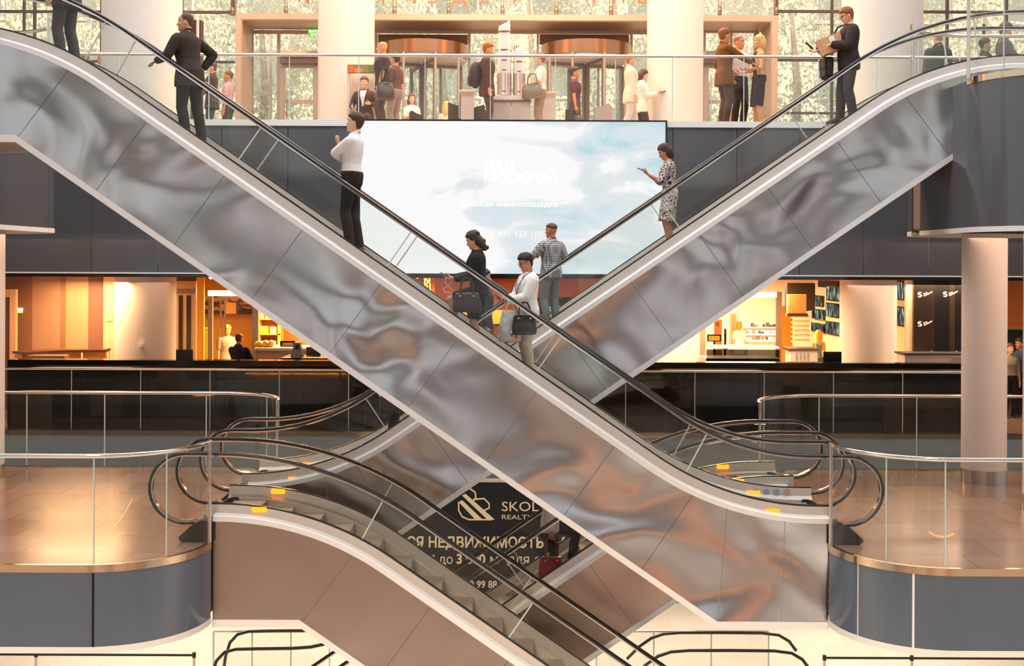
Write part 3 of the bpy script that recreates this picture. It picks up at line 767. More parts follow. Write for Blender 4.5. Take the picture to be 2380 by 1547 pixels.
    if collar or top == 'jacket':
        cr = []
        for j in range(20):
            a = j*2*PI/20; cr.append(T((-.014+.066*math.cos(a))*k, .068*k*math.sin(a), (.592-.03*math.cos(a))*k))
        t.tube(cr, .015*k, 8, True)
    def skirt(mb, infl, kf, flare):
        """cloth round both thighs down to the hem"""
        for i in (0, 1):
            e = J['hip', i].lerp(J['kn', i], kf) if kf <= 1 else J['kn', i].lerp(J['an', i], kf-1)
            limb(mb, J['hip', i], e, [(-.05,.088*lk+infl,.088*lk+infl),(.5,.084*lk+infl+flare*.5,.082*lk+infl+flare*.5),(1,.070*lk+infl+flare,.072*lk+infl+flare)])
        for q in (.25, .5, .75):
            a = J['hip', 0].lerp(J['hip', 1], q)
            e0 = [J['hip', i].lerp(J['kn', i], min(kf,1)) if kf <= 1 else J['kn', i].lerp(J['an', i], kf-1) for i in (0, 1)]
            limb(mb, a, e0[0].lerp(e0[1], q), [(-.05,.09*lk+infl,.07),(.5,.085*lk+infl+flare*.5,.06),(1,.070*lk+infl+flare,.05)])
    vx = max(vox, .009)
    if top == 'dress': torso(t, tin+.004, -.06, .2); skirt(t, .02, knee, .035)
    if top != 'none':
        mesh_obj({'jacket':'jacket','dress':'dress','tank':'tank_top'}.get(top, 'shirt'), remesh(t, vx, 4, .5), mt, root)
    if bottom and top != 'dress':
        q = MB(); mb_ = botm or cloth('cloth_'+botc, botc)
        torso(q, .017, -.075, .095, taper=True)
        if bottom == 'skirt': skirt(q, .014, knee, .012)
        else:
            for s in (-1, 1):
                ball(q, pel+V((-.012*k, s*.075*k*bw, -.03*k)), .099*lk+.014); ball(q, pel+V((.012*k, s*.075*k*bw, -.02*k)), .088*lk+.012)
            for i, s in ((0, 1), (1, -1)):
                limb(q, J['hip', i], J['kn', i], [(-.05,.086*lk+.010,.088*lk+.008),(.15,.088*lk+.012,.086*lk+.010),(.5,.078*lk+.012,.073*lk+.011),(.9,.062*lk+.012,.059*lk+.012),(1,.060*lk+.012,.057*lk+.012)])
                ball(q, J['kn', i], .060*lk+.012)
                e = J['kn', i].lerp(J['an', i], 1.10 if bottom == 'trousers' else .93)
                limb(q, J['kn', i], e, [(0,.060*lk+.012,.057*lk+.012),(.3,.062*lk+.011,.058*lk+.010,-.008*k),(.7,.052*lk+.014,.050*lk+.013,-.004*k),(1,.050*lk+.016,.047*lk+.014,.004*k)])
        mesh_obj('skirt' if bottom == 'skirt' else 'trousers', remesh(q, vx, 4, .5), mb_, root)
    if shirtfront:
        rings = []
        for z in (.20,.28,.36,.43,.49,.53,.565,.585):
            wv = .018+.05*sstep(.18, .55, z)
            _, a, _, x0 = min(TOR, key=lambda r: abs(r[0]-z))
            x = x0+a*bw+tin+.017+.012*math.exp(-((z-.40)/.07)**2)-(.02 if z > .55 else 0)
            rings.append([T((x-.03)*k, wv*k, z*k), T((x-.004)*k, wv*k, z*k), T(x*k+.006, 0, z*k), T((x-.004)*k, -wv*k, z*k), T((x-.03)*k, -wv*k, z*k)])
        MB().loft(rings).build('shirt_front', cloth('cloth_'+shirtfront, shirtfront), root, True)
    if shoes:
        ms = mat('shoe_'+shoe, shoe, .4, var=.1)
        for i, s in ((0, 1), (1, -1)):
            a = J['an', i]; tz = math.radians(lift[i]); fd = V((math.cos(tz), s*.12, -math.sin(tz))).normalized(); up = V((math.sin(tz), 0, math.cos(tz)))
            heel = a+V((0,0,-.05*k))-fd*.072*k; r = []
            for tt, hw, ht in ((0,.026,.034),(.1,.037,.058),(.33,.040,.062),(.55,.045,.046),(.8,.046,.031),(.95,.036,.022),(1.0,.018,.012)) if not fem else ((0,.024,.030),(.12,.034,.040),(.3,.036,.034),(.6,.041,.028),(.85,.042,.023),(.97,.030,.016),(1.0,.014,.010)):
                c = heel+fd*tt*.285*k; sd = fd.cross(up).normalized()
                r.append([c+sd*hw*k*math.cos(j*PI/7-0)+up*(max(-.034, ht*2*math.sin(j*PI/7)-.034) if j <= 7 else -.034)*k for j in range(14)])
            r2 = []
            for q in r:
                r2.append(q[:8]+[q[7]+(q[0]-q[7])*t_ for t_ in (.15,.3,.5,.7,.85)]+[q[0]*1.0])
            MB().loft(r2).build('shoe', ms, root, True)
    J['T'] = T; J['M'] = M; J['HC'] = HC; J['k'] = k; J['root'] = root
    PEOPLE.append(root)
    bpy.context.view_layer.update()
    return J
def world_of(J, p): return J['root'].matrix_world @ V(p)
# carried things ------------------------------------------------------------
def held(name, label, cat, J, p, group=None):
    """a carried thing placed at a figure's local point p, turned with the figure"""
    o = local(thing(name, label, cat, world_of(J, p), group)); o.rotation_euler = J['root'].rotation_euler; return o
def phone(label, J, p, tilt=(0,-.5,0), case='1c1c20', group=None):
    o = held('mobile_phone', label, 'phone', J, p, group); E_ = Euler(tilt).to_matrix().to_4x4()
    m = MB().box(-.072,.072,-.036,.036,-.004,.004); m.v = [tuple(E_ @ V(v)) for v in m.v]; m.build('body', mat('phone_case_'+case, case, .3), o, bevel=.003)
    m = MB().box(-.064,.064,-.032,.032,.004,.0052); m.v = [tuple(E_ @ V(v)) for v in m.v]; m.build('screen', mat('phone_screen', '30343c', .1), o)
    return o
def handbag(name, label, J, p, w, d, hgt, col, handle, rough=.3, yaw=0., group=None):
    o = held(name, label, 'bag', J, p, group); o.rotation_euler.z += yaw; m = mat('bag_'+col, col, rough, var=.15, bump=.3, bscale=14., bdist=.02)
    rings = []
    for z, f, g in ((0,.90,.8),(.02,1.0,1.0),(.3*hgt,1.03,1.05),(.7*hgt,.95,.8),(.95*hgt,.86,.45),(hgt,.84,.35)):
        rings.append([(f*w/2*math.copysign(abs(math.cos(t*PI/12))**.45, math.cos(t*PI/12)), g*d/2*math.copysign(abs(math.sin(t*PI/12))**.6, math.sin(t*PI/12)), z) for t in range(24)])
    MB().loft(rings).build('body', m, o, 50)
    for s in (-1, 1):
        MB().tube([(-w*.24,s*d*.2,hgt*.8),(-w*.22,s*d*.19,hgt+handle*.55),(-w*.12,s*d*.12,hgt+handle*.95),(0,s*d*.1,hgt+handle),(w*.12,s*d*.12,hgt+handle*.95),(w*.22,s*d*.19,hgt+handle*.55),(w*.24,s*d*.2,hgt*.8)], .010, 8).build('strap', m, o, True)
    mm = MB()
    for x in (-.24, .24):
        for s in (-1, 1): mm.ell((w*x, s*d*.27, hgt*.84), .012, .008, .016, None, 8, 6)
    mm.build('buckle', mat('bag_hardware', 'cfc8bd', .25, .9), o, True)
    MB().tube([(-w*.4,0,hgt+.002),(0,0,hgt+.006),(w*.4,0,hgt+.002)], .006, 8).build('zip', mat('bag_hardware', 'cfc8bd', .25, .9), o)
    return o
# ================================================================ entrance front of the upper floor, and what stands outside
YG = 30.6
M_BRONZE = mat('bronze_frame', '8d7565', .4, .5, var=.05)
M_MULL = mat('dark_mullion', '5a4b44', .4, .4, var=.05)
M_LFRAME = mat('light_metal_frame', 'b9a99c', .35, .6, var=.05)
M_PANE = glass('facade_glass', 'fbfdfc', .05, .4)
M_PEACH = mat('portal_metal', 'c9ad98', .45, .3, var=.03)
zt2 = 20.6
wn = [0]
def window(name_n, pane, bars, m):
    r = local(thing('window_%d' % name_n, '', '', (0,0,0))); del r['label']; del r['category']; r['kind'] = 'structure'
    g = MB(); g.box(pane[0], pane[1], YG+.05, YG+.066, pane[2], pane[3]); g.build('glass_pane', M_PANE, r)['kind'] = 'structure'
    f = MB()
    for i, b in enumerate(bars): rect(f, *b[:4], YG-.0017*i, .08)
    f.build('window_frame', m, r)['kind'] = 'structure'; return r
xl, xr = WX(562, YG), WX(1790, YG)
window(1, (-14, xl, 12, zt2), [(52,-80,57,380),(76,-80,82,380),(-40,24,545,30),(417,-80,424,380),(-40,140,545,145),(232,-80,237,380),(300,-80,304,380),(538,-80,544,35)], M_MULL)
window(2, (xr, 14, 12, zt2), [(1803,24,2420,30),(1803,137,2420,143),(1803,261,2420,266),(1931,-80,1937,380),(2066,-80,2071,380),(2199,-80,2205,380),(2338,-80,2343,380),(2285,55,2290,270),(1803,-80,1808,36)], M_MULL)
window(3, (xl, xr, W(1190, 38, YG).z, zt2), [(545,-80,548,36),(1800,-80,1804,36)], M_BRONZE)
window(4, (xl, xr, 12, W(1190, 72, YG).z), [(578,70,588,390),(643,78,650,390),(578,70,742,78),(866,68,1634,78),(870,78,877,390),(1087,78,1093,390),(1247,78,1252,390),(1464,78,1470,390),(1630,68,1640,390),(1752,72,1764,390),(1632,70,1764,76),(1696,72,1702,390)], M_LFRAME)
# bronze portal round the entrance: front face at 29.4, returns to the glass
YP = 29.4
pl_, pr_ = WX(545, YP), WX(1806, YP); il, ir = WX(560, YP), WX(1790, YP); zt_, zb_ = W(1190, 33, YP).z, W(1190, 49, YP).z
struct(MB().prism([(pl_,12),(il,12),(il,zb_),(ir,zb_),(ir,12),(pr_,12),(pr_,zt_),(pl_,zt_)], YP, YG+.02).build('door_portal_frame', M_PEACH, bevel=.02))
# spider fittings holding the upper glass
M_SPIDER = mat('spider_fitting_metal', '9a8172', .35, .6)
for px in (540, 665, 917, 1043, 1168, 1293, 1420, 1673, 1805):
    p = W(px, 25, YG); t = thing('glass_clamp', 'bronze spider clamp on a tie rod above the entrance portal', 'clamp', p, 'spider clamps along the upper glazing')
    for dx in (-.035, .035): MB().tube([(p.x+dx, YG, p.z), (p.x+dx, YG, zt2)], .012, 6).build('tie_rod', M_SPIDER, t)
    MB().ell((p.x, YG, p.z), .055, .05, .12).build('body', M_SPIDER, t, True); MB().ell((p.x, YG, p.z-.08), .06, .05, .045).build('foot', M_SPIDER, t, True)
# mirrored lettering on the glass (read from outside)
for ch, px, w_ in (('Я',705,34),('И',762,34),('Ц',820,34),('А',878,36),('Р',957,28),('Е',1007,26),('Д',1069,36),('Е',1127,26),('Ф',1192,42),('Я',1372,30),('Н',1440,30),('Ш',1502,38)):
    mb = MB(); a = W(px-w_/2, 8, YG+.02); vs, fs, w = text_mb(ch, 1.0, ext=0); k = w_*YG/F/w
    for i, f in enumerate(fs):                                           # flat vinyl, one facet after the other
        mb.add([(a.x+(w-vs[q][0])*k, YG+.03-i*2e-5, a.z+vs[q][2]*46*YG/F/.73) for q in reversed(f)], [tuple(range(len(f)))])
    tag(mb.build('glass_letter', mat('sign_letter_brown', 'a9765c', .5), recalc=False), 'brown mirrored letter %s on the glass above the entrance%s' % (ch, ', by position' if 0 else (' over the left revolving door' if px < 1100 else ' over the right revolving door')), 'sign letter', 'mirrored letters above the entrance')
# side door leaves with closer bars
def side_door(n, x0, x1):
    r = local(thing('door_%d' % n, '', '', (0,0,0))); del r['label']; del r['category']; r['kind'] = 'structure'
    f = MB(); rect(f, x0, 146, x1, 157, YG-.06, .1); rect(f, x0, 157, x0+11, 390, YG-.063, .1); rect(f, x1-11, 157, x1, 390, YG-.063, .1); rect(f, x0+11, 232, x1-11, 240, YG-.057, .06)
    f.build('door_frame', M_LFRAME, r)['kind'] = 'structure'
    g = MB(); rect(g, x0+4, 118, x1, 128, YG-.5, .4); g.build('air_curtain', M_BRASS, r)['kind'] = 'structure'
    g = MB(); rect(g, x0, 128, x1, 146, YG-.3, .25); g.build('door_header', M_BRONZE, r)['kind'] = 'structure'
    h = MB(); rect(h, x0+15, 175, x0+18, 275, YG-.12, .03); h.build('door_handle', M_CHROME, r)['kind'] = 'structure'
side_door(1, 650, 738); side_door(2, 1636, 1700)
p = MB(); rect(p, 625, 76, 631, 390, 31.6, .1); tag(p.build('lamp_pole', M_WHITE), 'white slim pole outside the left entrance door', 'pole')
ex = thing('exit_sign', 'green lit exit sign above the left entrance door', 'sign', W(728, 75, YG-.3))
m = MB(); rect(m, 716, 68, 748, 83, YG-.3, .05); m.build('body', emis('exit_green', '7fd84a', .9), ex)
m = MB(); put_text(m, 'ВЫХОД', 718, 746, 75, YG-.305, offset=.01, size=5); put_text(m, 'EXIT', 722, 742, 82, YG-.305, offset=.01, size=5); m.build('lettering', emis('exit_text', 'f4ffe0', 1.6), ex)
# revolving doors
def revolving(label, cx):
    x, y, r = WX(cx, YG), YG-.35, 1.13
    z = lambda py: W(cx, py, YG-.6).z
    t = thing('revolving_door', label, 'door', (x, y, 12), 'revolving doors of the entrance')
    MB().cyl(x, y, z(134), z(104), r, 40).build('canopy_drum', mat('canopy_bronze', 'c08f6a', .22, .9, var=.12, vscale=5., stretch=(1,1,.02)), t, True)
    MB().cyl(x, y, z(140), z(134), r-.05, 40).build('canopy_ceiling', M_WHITE, t, True)
    m = MB(); rect(m, cx-104, 80, cx+104, 104, YG-.05, .03); m.build('upper_panel', mat('brown_tinted_panel', '8a6148', .15, .2, var=.15, vscale=2.), t)
    for a in (20, 110, 200, 290):
        ca, sa = math.cos(math.radians(a)), math.sin(math.radians(a)); c = V((x+ca*r*.48, y+sa*r*.48, 0)); d = V((ca, sa, 0)); nrm = V((-sa, ca, 0))
        w_ = MB(); hz = (z(146)-12.05)/2
        w_.obox(c+V((0,0,12.05+hz)), d*r*.42, nrm*.006, V((0,0,hz))); wing = w_.build('wing_glass', M_PANE, t)
        fr = MB()
        for e in (-1, 1): fr.obox(c+d*e*r*.42+V((0,0,12.05+hz)), d*.025, nrm*.02, V((0,0,hz)))
        for zz in (12.08, z(148)): fr.obox(c+V((0,0,zz)), d*r*.42, nrm*.02, V((0,0,.04)))
        fr.build('wing_frame', M_BRONZE, t)
    for a in (35, 70, 110, 145, 215, 250, 290, 325):
        MB().cyl(x+r*math.cos(math.radians(a)), y+r*math.sin(math.radians(a)), 12, z(134), .035, 10).build('post', M_LFRAME, t)
revolving('left revolving glass door under a bronze drum canopy', 983); revolving('right revolving glass door under a bronze drum canopy', 1358)
# outside: ground, trees, pale building --------------------------------------
struct(MB().box(-45, 45, 33, 75, 11.9, 11.98).build('ground', mat('pavement', 'c9c6c0', .8, var=.05)))
M_LEAF, _nt, _out = newmat('leaf')
_tc = nd(_nt, 'ShaderNodeTexCoord'); _n = nd(_nt, 'ShaderNodeTexNoise', Scale=1.6, Detail=4.); _nt.links.new(_tc.outputs['Object'], _n.inputs['Vector'])
_cr = nd(_nt, 'ShaderNodeValToRGB'); _nt.links.new(_n.outputs[0], _cr.inputs[0])
_cr.color_ramp.elements[0].position = .35; _cr.color_ramp.elements[0].color = lin('d2dcc8'); _cr.color_ramp.elements[1].position = .65; _cr.color_ramp.elements[1].color = lin('f2f4ee')  # daylight wash-out is put into the leaf colour, close to white
_d = nd(_nt, 'ShaderNodeBsdfDiffuse'); _t = nd(_nt, 'ShaderNodeBsdfTranslucent'); _m = nd(_nt, 'ShaderNodeMixShader'); _m.inputs[0].default_value = .5
for _s in (_d, _t): _nt.links.new(_cr.outputs[0], _s.inputs[0])
_nt.links.new(_d.outputs[0], _m.inputs[1]); _nt.links.new(_t.outputs[0], _m.inputs[2]); _nt.links.new(_m.outputs[0], _out.inputs[0])
M_BARK = mat('bark', 'b5aea4', .9, var=.2)
def tree(x, y, h, rx, seed, label, crown=None):
    t = thing('tree', label, 'tree', (x, y, 11.98), 'trees outside the entrance')
    rnd = random.Random(seed)
    MB().tube([(x,y,11.98),(x+.1,y,11.98+h*.3),(x-.1,y+.1,11.98+h*.6)], [.17,.12,.05], 8).build('trunk', M_BARK, t, True)
    mb = MB()
    for i in range(4600):
        a, b = rnd.uniform(0, 2*PI), math.acos(rnd.uniform(-1, 1)); rr = rnd.uniform(.55, 1)**.6*(1+.18*math.sin(3*a+seed)+.15*math.sin(5*b+a*2))
        c = V((x+rx*rr*math.sin(b)*math.cos(a), y+rx*.8*rr*math.sin(b)*math.sin(a), 11.98+h*.55+h*.5*rr*math.cos(b)))
        s = rnd.uniform(.045, .11); q = Euler((rnd.uniform(0,6),rnd.uniform(0,6),rnd.uniform(0,6))).to_matrix()
        mb.add([c+q@V((-s,0,0)), c+q@V((0,-s*.5,.03)), c+q@V((s,0,0)), c+q@V((0,s*.5,.03))], [(0,1,2,3)])
    mb.build('crown', M_LEAF, t)
rt = random.Random(3)
spots = [(-14,37,'beyond the glazing at the left picture edge'),(-10.5,39,'behind the left column'),(-7.6,36.5,'left of the portal, behind the suited man on the escalator'),(-5.2,38,'behind the left entrance door'),(-2.2,37,'behind the left revolving door'),(.6,39,'behind the tower model'),(3.2,37,'behind the right revolving door'),(6.0,38,'behind the three chatting people'),(8.6,36.8,'right of the portal, behind the man with the box'),(11.6,38.5,'beyond the right column'),(14.6,37,'beyond the glazing at the right picture edge')]
for i, (x, y, d) in enumerate(spots): tree(x, y, 7.5+rt.uniform(0,2.5), 1.85+rt.uniform(0,.35), i+2, 'pale green tree outside, '+d)
bd = thing('office_building', 'pale stone building across the street behind the trees', 'building', (0, 52, 12))
MB().box(-30, 30, 52, 56, 12, 23).build('wall', mat('pale_stone', 'd9d3cb', .8, var=.05), bd)
for i in range(14):
    for j in range(3):
        fr = MB().box(-28+i*4.1, -26+i*4.1, 51.9, 52.05, 13.2+j*3.3, 15.4+j*3.3).build('window', M_WHITE, bd)
        MB().box(-27.85+i*4.1, -26.15+i*4.1, 51.88, 51.91, 13.35+j*3.3, 15.25+j*3.3).build('pane', mat('grey_pane', '9aa39f', .15), fr)
# ---- things on the upper floor
def tower_model():
    Y = 24.6; P = lambda px, py: W(px, py, Y)
    t = thing('tower_model', 'white scale model of two tower blocks on a grey cabinet', 'model', P(1187, 275))
    M_TW = mat('model_white', 'efe6df', .35, var=.03); M_LN = mat('model_lines', '8c5a40', .5)
    for px0, px1, tops, bot, bands in ((1155, 1188, (62, 50), 222, (75,118,142,165,214)), (1192, 1220, (116, 112), 222, (145,168,215))):
        a, b = P(px0, bot), P(px1, bot); rx = (b.x-a.x)/2; cx_ = (a.x+b.x)/2; rings = []
        for f, py, k in ((0,bot,1.),(.3,170,1.0),(.7,110 if tops[0] < 100 else 140,.92),(1,tops[0],.80)):
            zz = P(px0, py).z
            rings.append([(cx_+rx*k*math.copysign(abs(math.cos(q*PI/12))**.6, math.cos(q*PI/12)), Y+rx*k*math.copysign(abs(math.sin(q*PI/12))**.8, math.sin(q*PI/12)), zz+(.12 if f == 1 and math.cos(q*PI/12) > .3 else 0)) for q in range(24)])
        sh = MB().loft(rings).build('tower_shaft', M_TW, t)
        lines = MB()
        for py in bands:
            zz = P(px0, py).z; lines.cyl(cx_, Y, zz-.012, zz+.012, rx*1.02, 24)
        for q in range(14, 24):
            c, s = math.cos(q*PI/12+.05), math.sin(q*PI/12+.05)
            lines.tube([(cx_+rx*1.01*math.copysign(abs(c)**.6, c), Y+rx*1.01*math.copysign(abs(s)**.8, s), P(px0, bot).z), (cx_+rx*1.01*math.copysign(abs(c)**.6, c), Y+rx*1.01*math.copysign(abs(s)**.8, s), P(px0, 172).z)], .006, 5)
        lines.build('floor_bands', M_LN, t)
    sp = MB()
    for px in (1195, 1200, 1205, 1211): sp.tube([P(px, 116), P(px, 106)], .012, 6)
    sp.build('spires', M_LN, t)
    m = MB(); rect(m, 1142, 236, 1188, 330, Y-.35, .8); m.build('cabinet_door', mat('cabinet_grey', 'bcb0a8', .4), t)
    m = MB(); rect(m, 1189, 236, 1232, 330, Y-.35, .8); m.build('cabinet_door', mat('cabinet_grey', 'bcb0a8', .4), t)
    m = MB(); rect(m, 1140, 232, 1234, 236, Y-.38, .86); m.build('cabinet_top', mat('cabinet_edge', '7c5c4a', .4), t)
    m = MB(); rect(m, 1142, 222, 1232, 232, Y-.33, .76); m.build('plinth', M_WHITE, t)
    MB().box(P(1142,0).x, P(1232,0).x, Y-.3, Y+.4, 12, P(1187,328).z+.02).build('base', M_WHITE, t)
tower_model()
kiosk = thing('information_kiosk', 'pale upright kiosk frame with orange and green banner beside the left inner column', 'kiosk', W(840, 275, 25.55))
for a in ((806,150,813,390), (868,150,874,390)):
    m = MB(); rect(m, *a, 25.5, .42); m.build('side_panel', mat('kiosk_white', 'd8cdc4', .5), kiosk)
m = MB(); rect(m, 813, 168, 868, 390, 25.93, .05); m.build('back_panel', mat('kiosk_cream', 'efe0d0', .5), kiosk)
m = MB(); rect(m, 808, 150, 872, 169, 25.46, .1); bn = m.build('banner', mat('banner_brown', 'a8683c', .5, var=.2, col2='8a8a46', vscale=3.), kiosk)
for c, a in (('e0651e', (810,152,822,168)), ('d98a2a', (823,158,842,168)), ('7d8f3c', (842,154,856,168)), ('6b7a3a', (856,152,871,167))):
    m = MB(); rect(m, *a, 25.45, .02); m.build('banner_print', mat('print_'+c, c, .5), bn)
tt = thing('display_totem', 'slim dark display totem with white edge behind the suited man', 'totem', W(455, 275, 25.2))
m = MB(); rect(m, 443, 46, 456, 320, 25.2, .25); m.build('body', mat('totem_brown', '4a2e22', .4), tt)
m = MB(); rect(m, 456, 46, 462, 320, 25.18, .27); m.build('edge', M_WHITE, tt)
m = MB(); rect(m, 462, 46, 466, 320, 25.2, .25); m.build('back', mat('totem_brown', '4a2e22', .4), tt)
def chair(px, Y, ang, label, col='3d3330', group='cafe chairs on the upper floor'):
    t = thing('cafe_chair', label, 'chair', (WX(px, Y), Y, 12), group); x, y = WX(px, Y), Y
    R = lambda a, b, c: (x+a*math.cos(ang)-b*math.sin(ang), y+a*math.sin(ang)+b*math.cos(ang), 12+c)
    m_ = mat('chair_'+col, col, .45, var=.05)
    back = []
    for k in range(9):
        a = -1.15+2.3*k/8; back.append([R(-.24*math.cos(a)*1.0, .25*math.sin(a), z) for z in (.46, .62, .84-.10*abs(math.sin(a)))]+[R(-.215*math.cos(a), .225*math.sin(a), z) for z in (.83-.10*abs(math.sin(a)), .62, .46)])
    MB().loft(back).build('backrest', m_, t, 60)
    MB().loft([[R(.25*math.cos(k*PI/10)*f, .25*math.sin(k*PI/10)*f, z) for k in range(20)] for f, z in ((.8,.42),(1,.44),(1,.47),(.9,.48))]).build('seat', m_, t, 60)
    for sx in (-1, 1):
        for sy in (-1, 1): MB().tube([R(.12*sx, .12*sy, .43), R(.22*sx, .2*sy, 0)], .014, 8).build('leg', M_CHROME, t)
chair(1066, 25.4, 0.4, 'dark shell chair beside the white high table near the left revolving door'); chair(1100, 25.8, 2.6, 'dark shell chair right of the white high table'); chair(1128, 26.6, 1.2, 'dark shell chair left of the tower model cabinet'); chair(975, 26.6, -.6, 'dark shell chair next to the seated young woman in white')
chair(1243, 25.6, 2.9, 'white shell chair right of the tower model cabinet', 'd8cfc8'); chair(1305, 26.0, 3.0, 'dark shell chair under the man in the polo shirt'); chair(1395, 25.6, 2.2, 'grey shell chair in front of the right revolving door', 'a79c95')
def table(px, Y, label, h=1.02):
    t = thing('high_table', label, 'table', (WX(px, Y), Y, 12), 'white high tables on the upper floor'); x = WX(px, Y)
    MB().box(x-.13, x+.13, Y-.12, Y+.12, 12, 12+h-.03).build('pedestal', mat('table_white', 'd2c7bf', .4), t)
    MB().box(x-.17, x+.17, Y-.25, Y+.25, 12+h-.03, 12+h).build('table_top', M_WHITE, t, bevel=.01)
table(1085, 25.0, 'narrow white high table between two dark shell chairs'); table(1275, 25.2, 'narrow white high table right of the tower model')
# ================================================================ shops behind the black parapet
def px_thing(name, label, cat, rects, Y, group=None):
    """an object whose parts are (part name, material, px rect, y offset, depth)"""
    x0, y0, x1, y1 = rects[0][2]; t = thing(name, label, cat, W((x0+x1)/2, y1, Y+rects[0][3]), group)
    for nm, m, r, dy, d in rects:
        mb = MB(); rect(mb, *r, Y+dy, d); mb.build(nm, m, t)
    return t
def px_struct(name, m, r, Y, d=.05):
    mb = MB(); rect(mb, *r, Y, d); return struct(mb.build(name, m))
struct(MB().box(-30, 30, 47, 47.2, ZF, 9.25).build('wall_back', mat('deep_wall', 'c9a27c', .7, var=.05)))
# --- left: brown glass wall in strips, cream pier, service door unit
for c, a, b in (('8f664e',-120,75),('b08a6a',75,140),('9a7152',140,153),('bf9a6e',153,205),('87604a',205,240)):
    px_struct('wall_shop_left', mat('wall_'+c, c, .45, var=.05, vscale=2.), (a, 560, b, 900), 28.5)
px_struct('wall_shop_pier', mat('pier_cream', 'e0bb92', .6, var=.03), (240, 560, 276, 900), 28.4, .1)
px_struct('trim_pier', mat('seam_brown', '6e4a34', .6), (271, 560, 273, 900), 28.38)
px_thing('door_surround', 'beige door surround against the brown wall at the left picture edge', 'door frame', [('side_post', mat('surround_beige', 'd8ac80', .5), (22, 672, 36, 900), 0, .12), ('head', mat('surround_beige', 'd8ac80', .5), (-30, 672, 22, 690), 0, .12), ('door_leaf', mat('leaf_brown', '7a4c34', .3), (-30, 690, 22, 900), .05, .05)], 28.0)
px_thing('exit_lamp', 'small lit yellow and white sign on the brown wall', 'sign', [('face', emis('lamp_cream', 'fff0cc', 2.2), (36, 716, 51, 723), 0, .05), ('band', emis('lamp_green', 'd8d040', 1.4), (36, 723, 51, 727), 0, .05)], 28.45)
px_thing('access_panel', 'faint square access panel on the cream pier', 'panel', [('cover', mat('panel_cream', 'd6b28a', .6), (247, 733, 261, 746), 0, .03)], 28.375)
px_thing('socket_box', 'small white box on the left round column', 'socket', [('box', M_WHITE, (323, 796, 334, 807), 0, .06), ('lid', M_WHITE, (325, 798, 332, 805), -.012, .02)], 26.56)
# curved reception desk
dk = thing('reception_desk', 'curved reception desk with dark top and orange front below the brown wall', 'desk', W(170, 845, 27.6))
dp = [(WX(60,27.0),26.6),(WX(85,27.0),26.9),(WX(130,27.2),27.25),(WX(190,27.4),27.45),(WX(252,27.5),27.5)]
wall_along(dp, ZF, W(200, 817, 27.3).z, .3).build('body', mat('desk_front', 'e2a24a', .5, var=.1), dk, 40)
wall_along(dp, W(200, 817, 27.3).z, W(200, 812, 27.3).z, .5).build('desk_top', mat('desk_top_brown', '4a2c1c', .3), dk, 40)
for px in (190, 250): m = MB(); rect(m, px-1.5, 819, px+1.5, 845, 27.2, .04); m.build('divider', M_WHITE, dk)
m = MB(); rect(m, 62, 826, 150, 846, 26.4, .3); m.build('counter', mat('desk_grey', '8a7464', .4), dk)
px_thing('service_door', 'pale metal double door with two dark glass strips right of the left column', 'door', [('frame', mat('door_beige', 'd6b08c', .4, .2), (409, 653, 455, 900), 0, .1), ('header', mat('door_header_grey', '8b7a6c', .4), (410, 670, 453, 682), -.02, .04), ('glass_strip', mat('door_glass_dark', '2a2220', .12), (415, 686, 424, 812), -.02, .03), ('glass_strip', mat('door_glass_dark', '2a2220', .12), (433, 686, 443, 812), -.02, .03), ('top_panel', mat('panel_brown', '6a3e22', .5), (409, 638, 455, 653), 0, .1)], 28.7)
px_thing('monitor', 'black screen back on the parapet beside the left column', 'screen', [('housing', M_BLACK, (409, 812, 447, 836), 0, .06), ('stand', M_BLACK, (424, 835, 432, 839), .02, .05)], 25.1)
px_thing('ticket_screen', 'black screen back on the parapet beside the right column', 'screen', [('housing', M_BLACK, (1915, 817, 1956, 842), 0, .06), ('stand', M_BLACK, (1930, 841, 1940, 846), .02, .05)], 25.1)
# --- orange shop
M_OR = mat('orange_wall', 'd9952e', .6, var=.12, vscale=1.2)
px_struct('wall_orange_shop', M_OR, (380, 500, 960, 900), 35.0, .1)
px_struct('wall_orange_side', mat('orange_panel', 'e8a83a', .5, var=.1), (456, 500, 474, 900), 29.6, .08)
M_GP = mat('shop_post_metal', '9a8f88', .35, .5)
sf = thing('storefront', 'glazed shop front with grey posts and a lit white header, orange shop', 'storefront', W(540, 838, 29.4))
for a in ((483, 676, 493, 900), (586, 676, 600, 900)): m = MB(); rect(m, *a, 29.4, .12); m.build('post', M_GP, sf)
m = MB(); rect(m, 483, 675, 620, 688, 29.35, .2); m.build('header', emis('header_light', 'ffe9c4', 1.5), sf)
m = MB(); rect(m, 493, 688, 586, 900, 29.45, .012); m.build('glass_panel', M_GLASS, sf)
for px in (513, 523): m = MB(); m.tube([W(px, 688, 29.3), W(px, 780, 29.3)], .022, 8); m.build('door_handle', M_CHROME, sf)
art = thing('wall_panel', 'orange wall panel with a dark twig drawing inside the orange shop', 'panel', W(540, 728, 34.5))
m = MB(); rect(m, 455, 688, 588, 722, 34.5, .05); m.build('board', mat('art_orange', 'c98a50', .6, var=.2), art)
m = MB(); rect(m, 455, 721, 588, 730, 34.45, .06); m.build('ledge', mat('art_brown', '3c2012', .6), art)
rb = random.Random(11); m = MB()
for i in range(16):
    x, y = rb.uniform(460, 585), rb.uniform(692, 716); pts = [W(x, y, 34.44)]
    for k in range(5): x += rb.uniform(4, 10); y += rb.uniform(-7, 7); pts.append(W(min(x,588), min(max(y,689),720), 34.44))
    m.tube(pts, .022, 5)
m.build('twig_drawing', mat('twig_brown', '4a2410', .7), art)
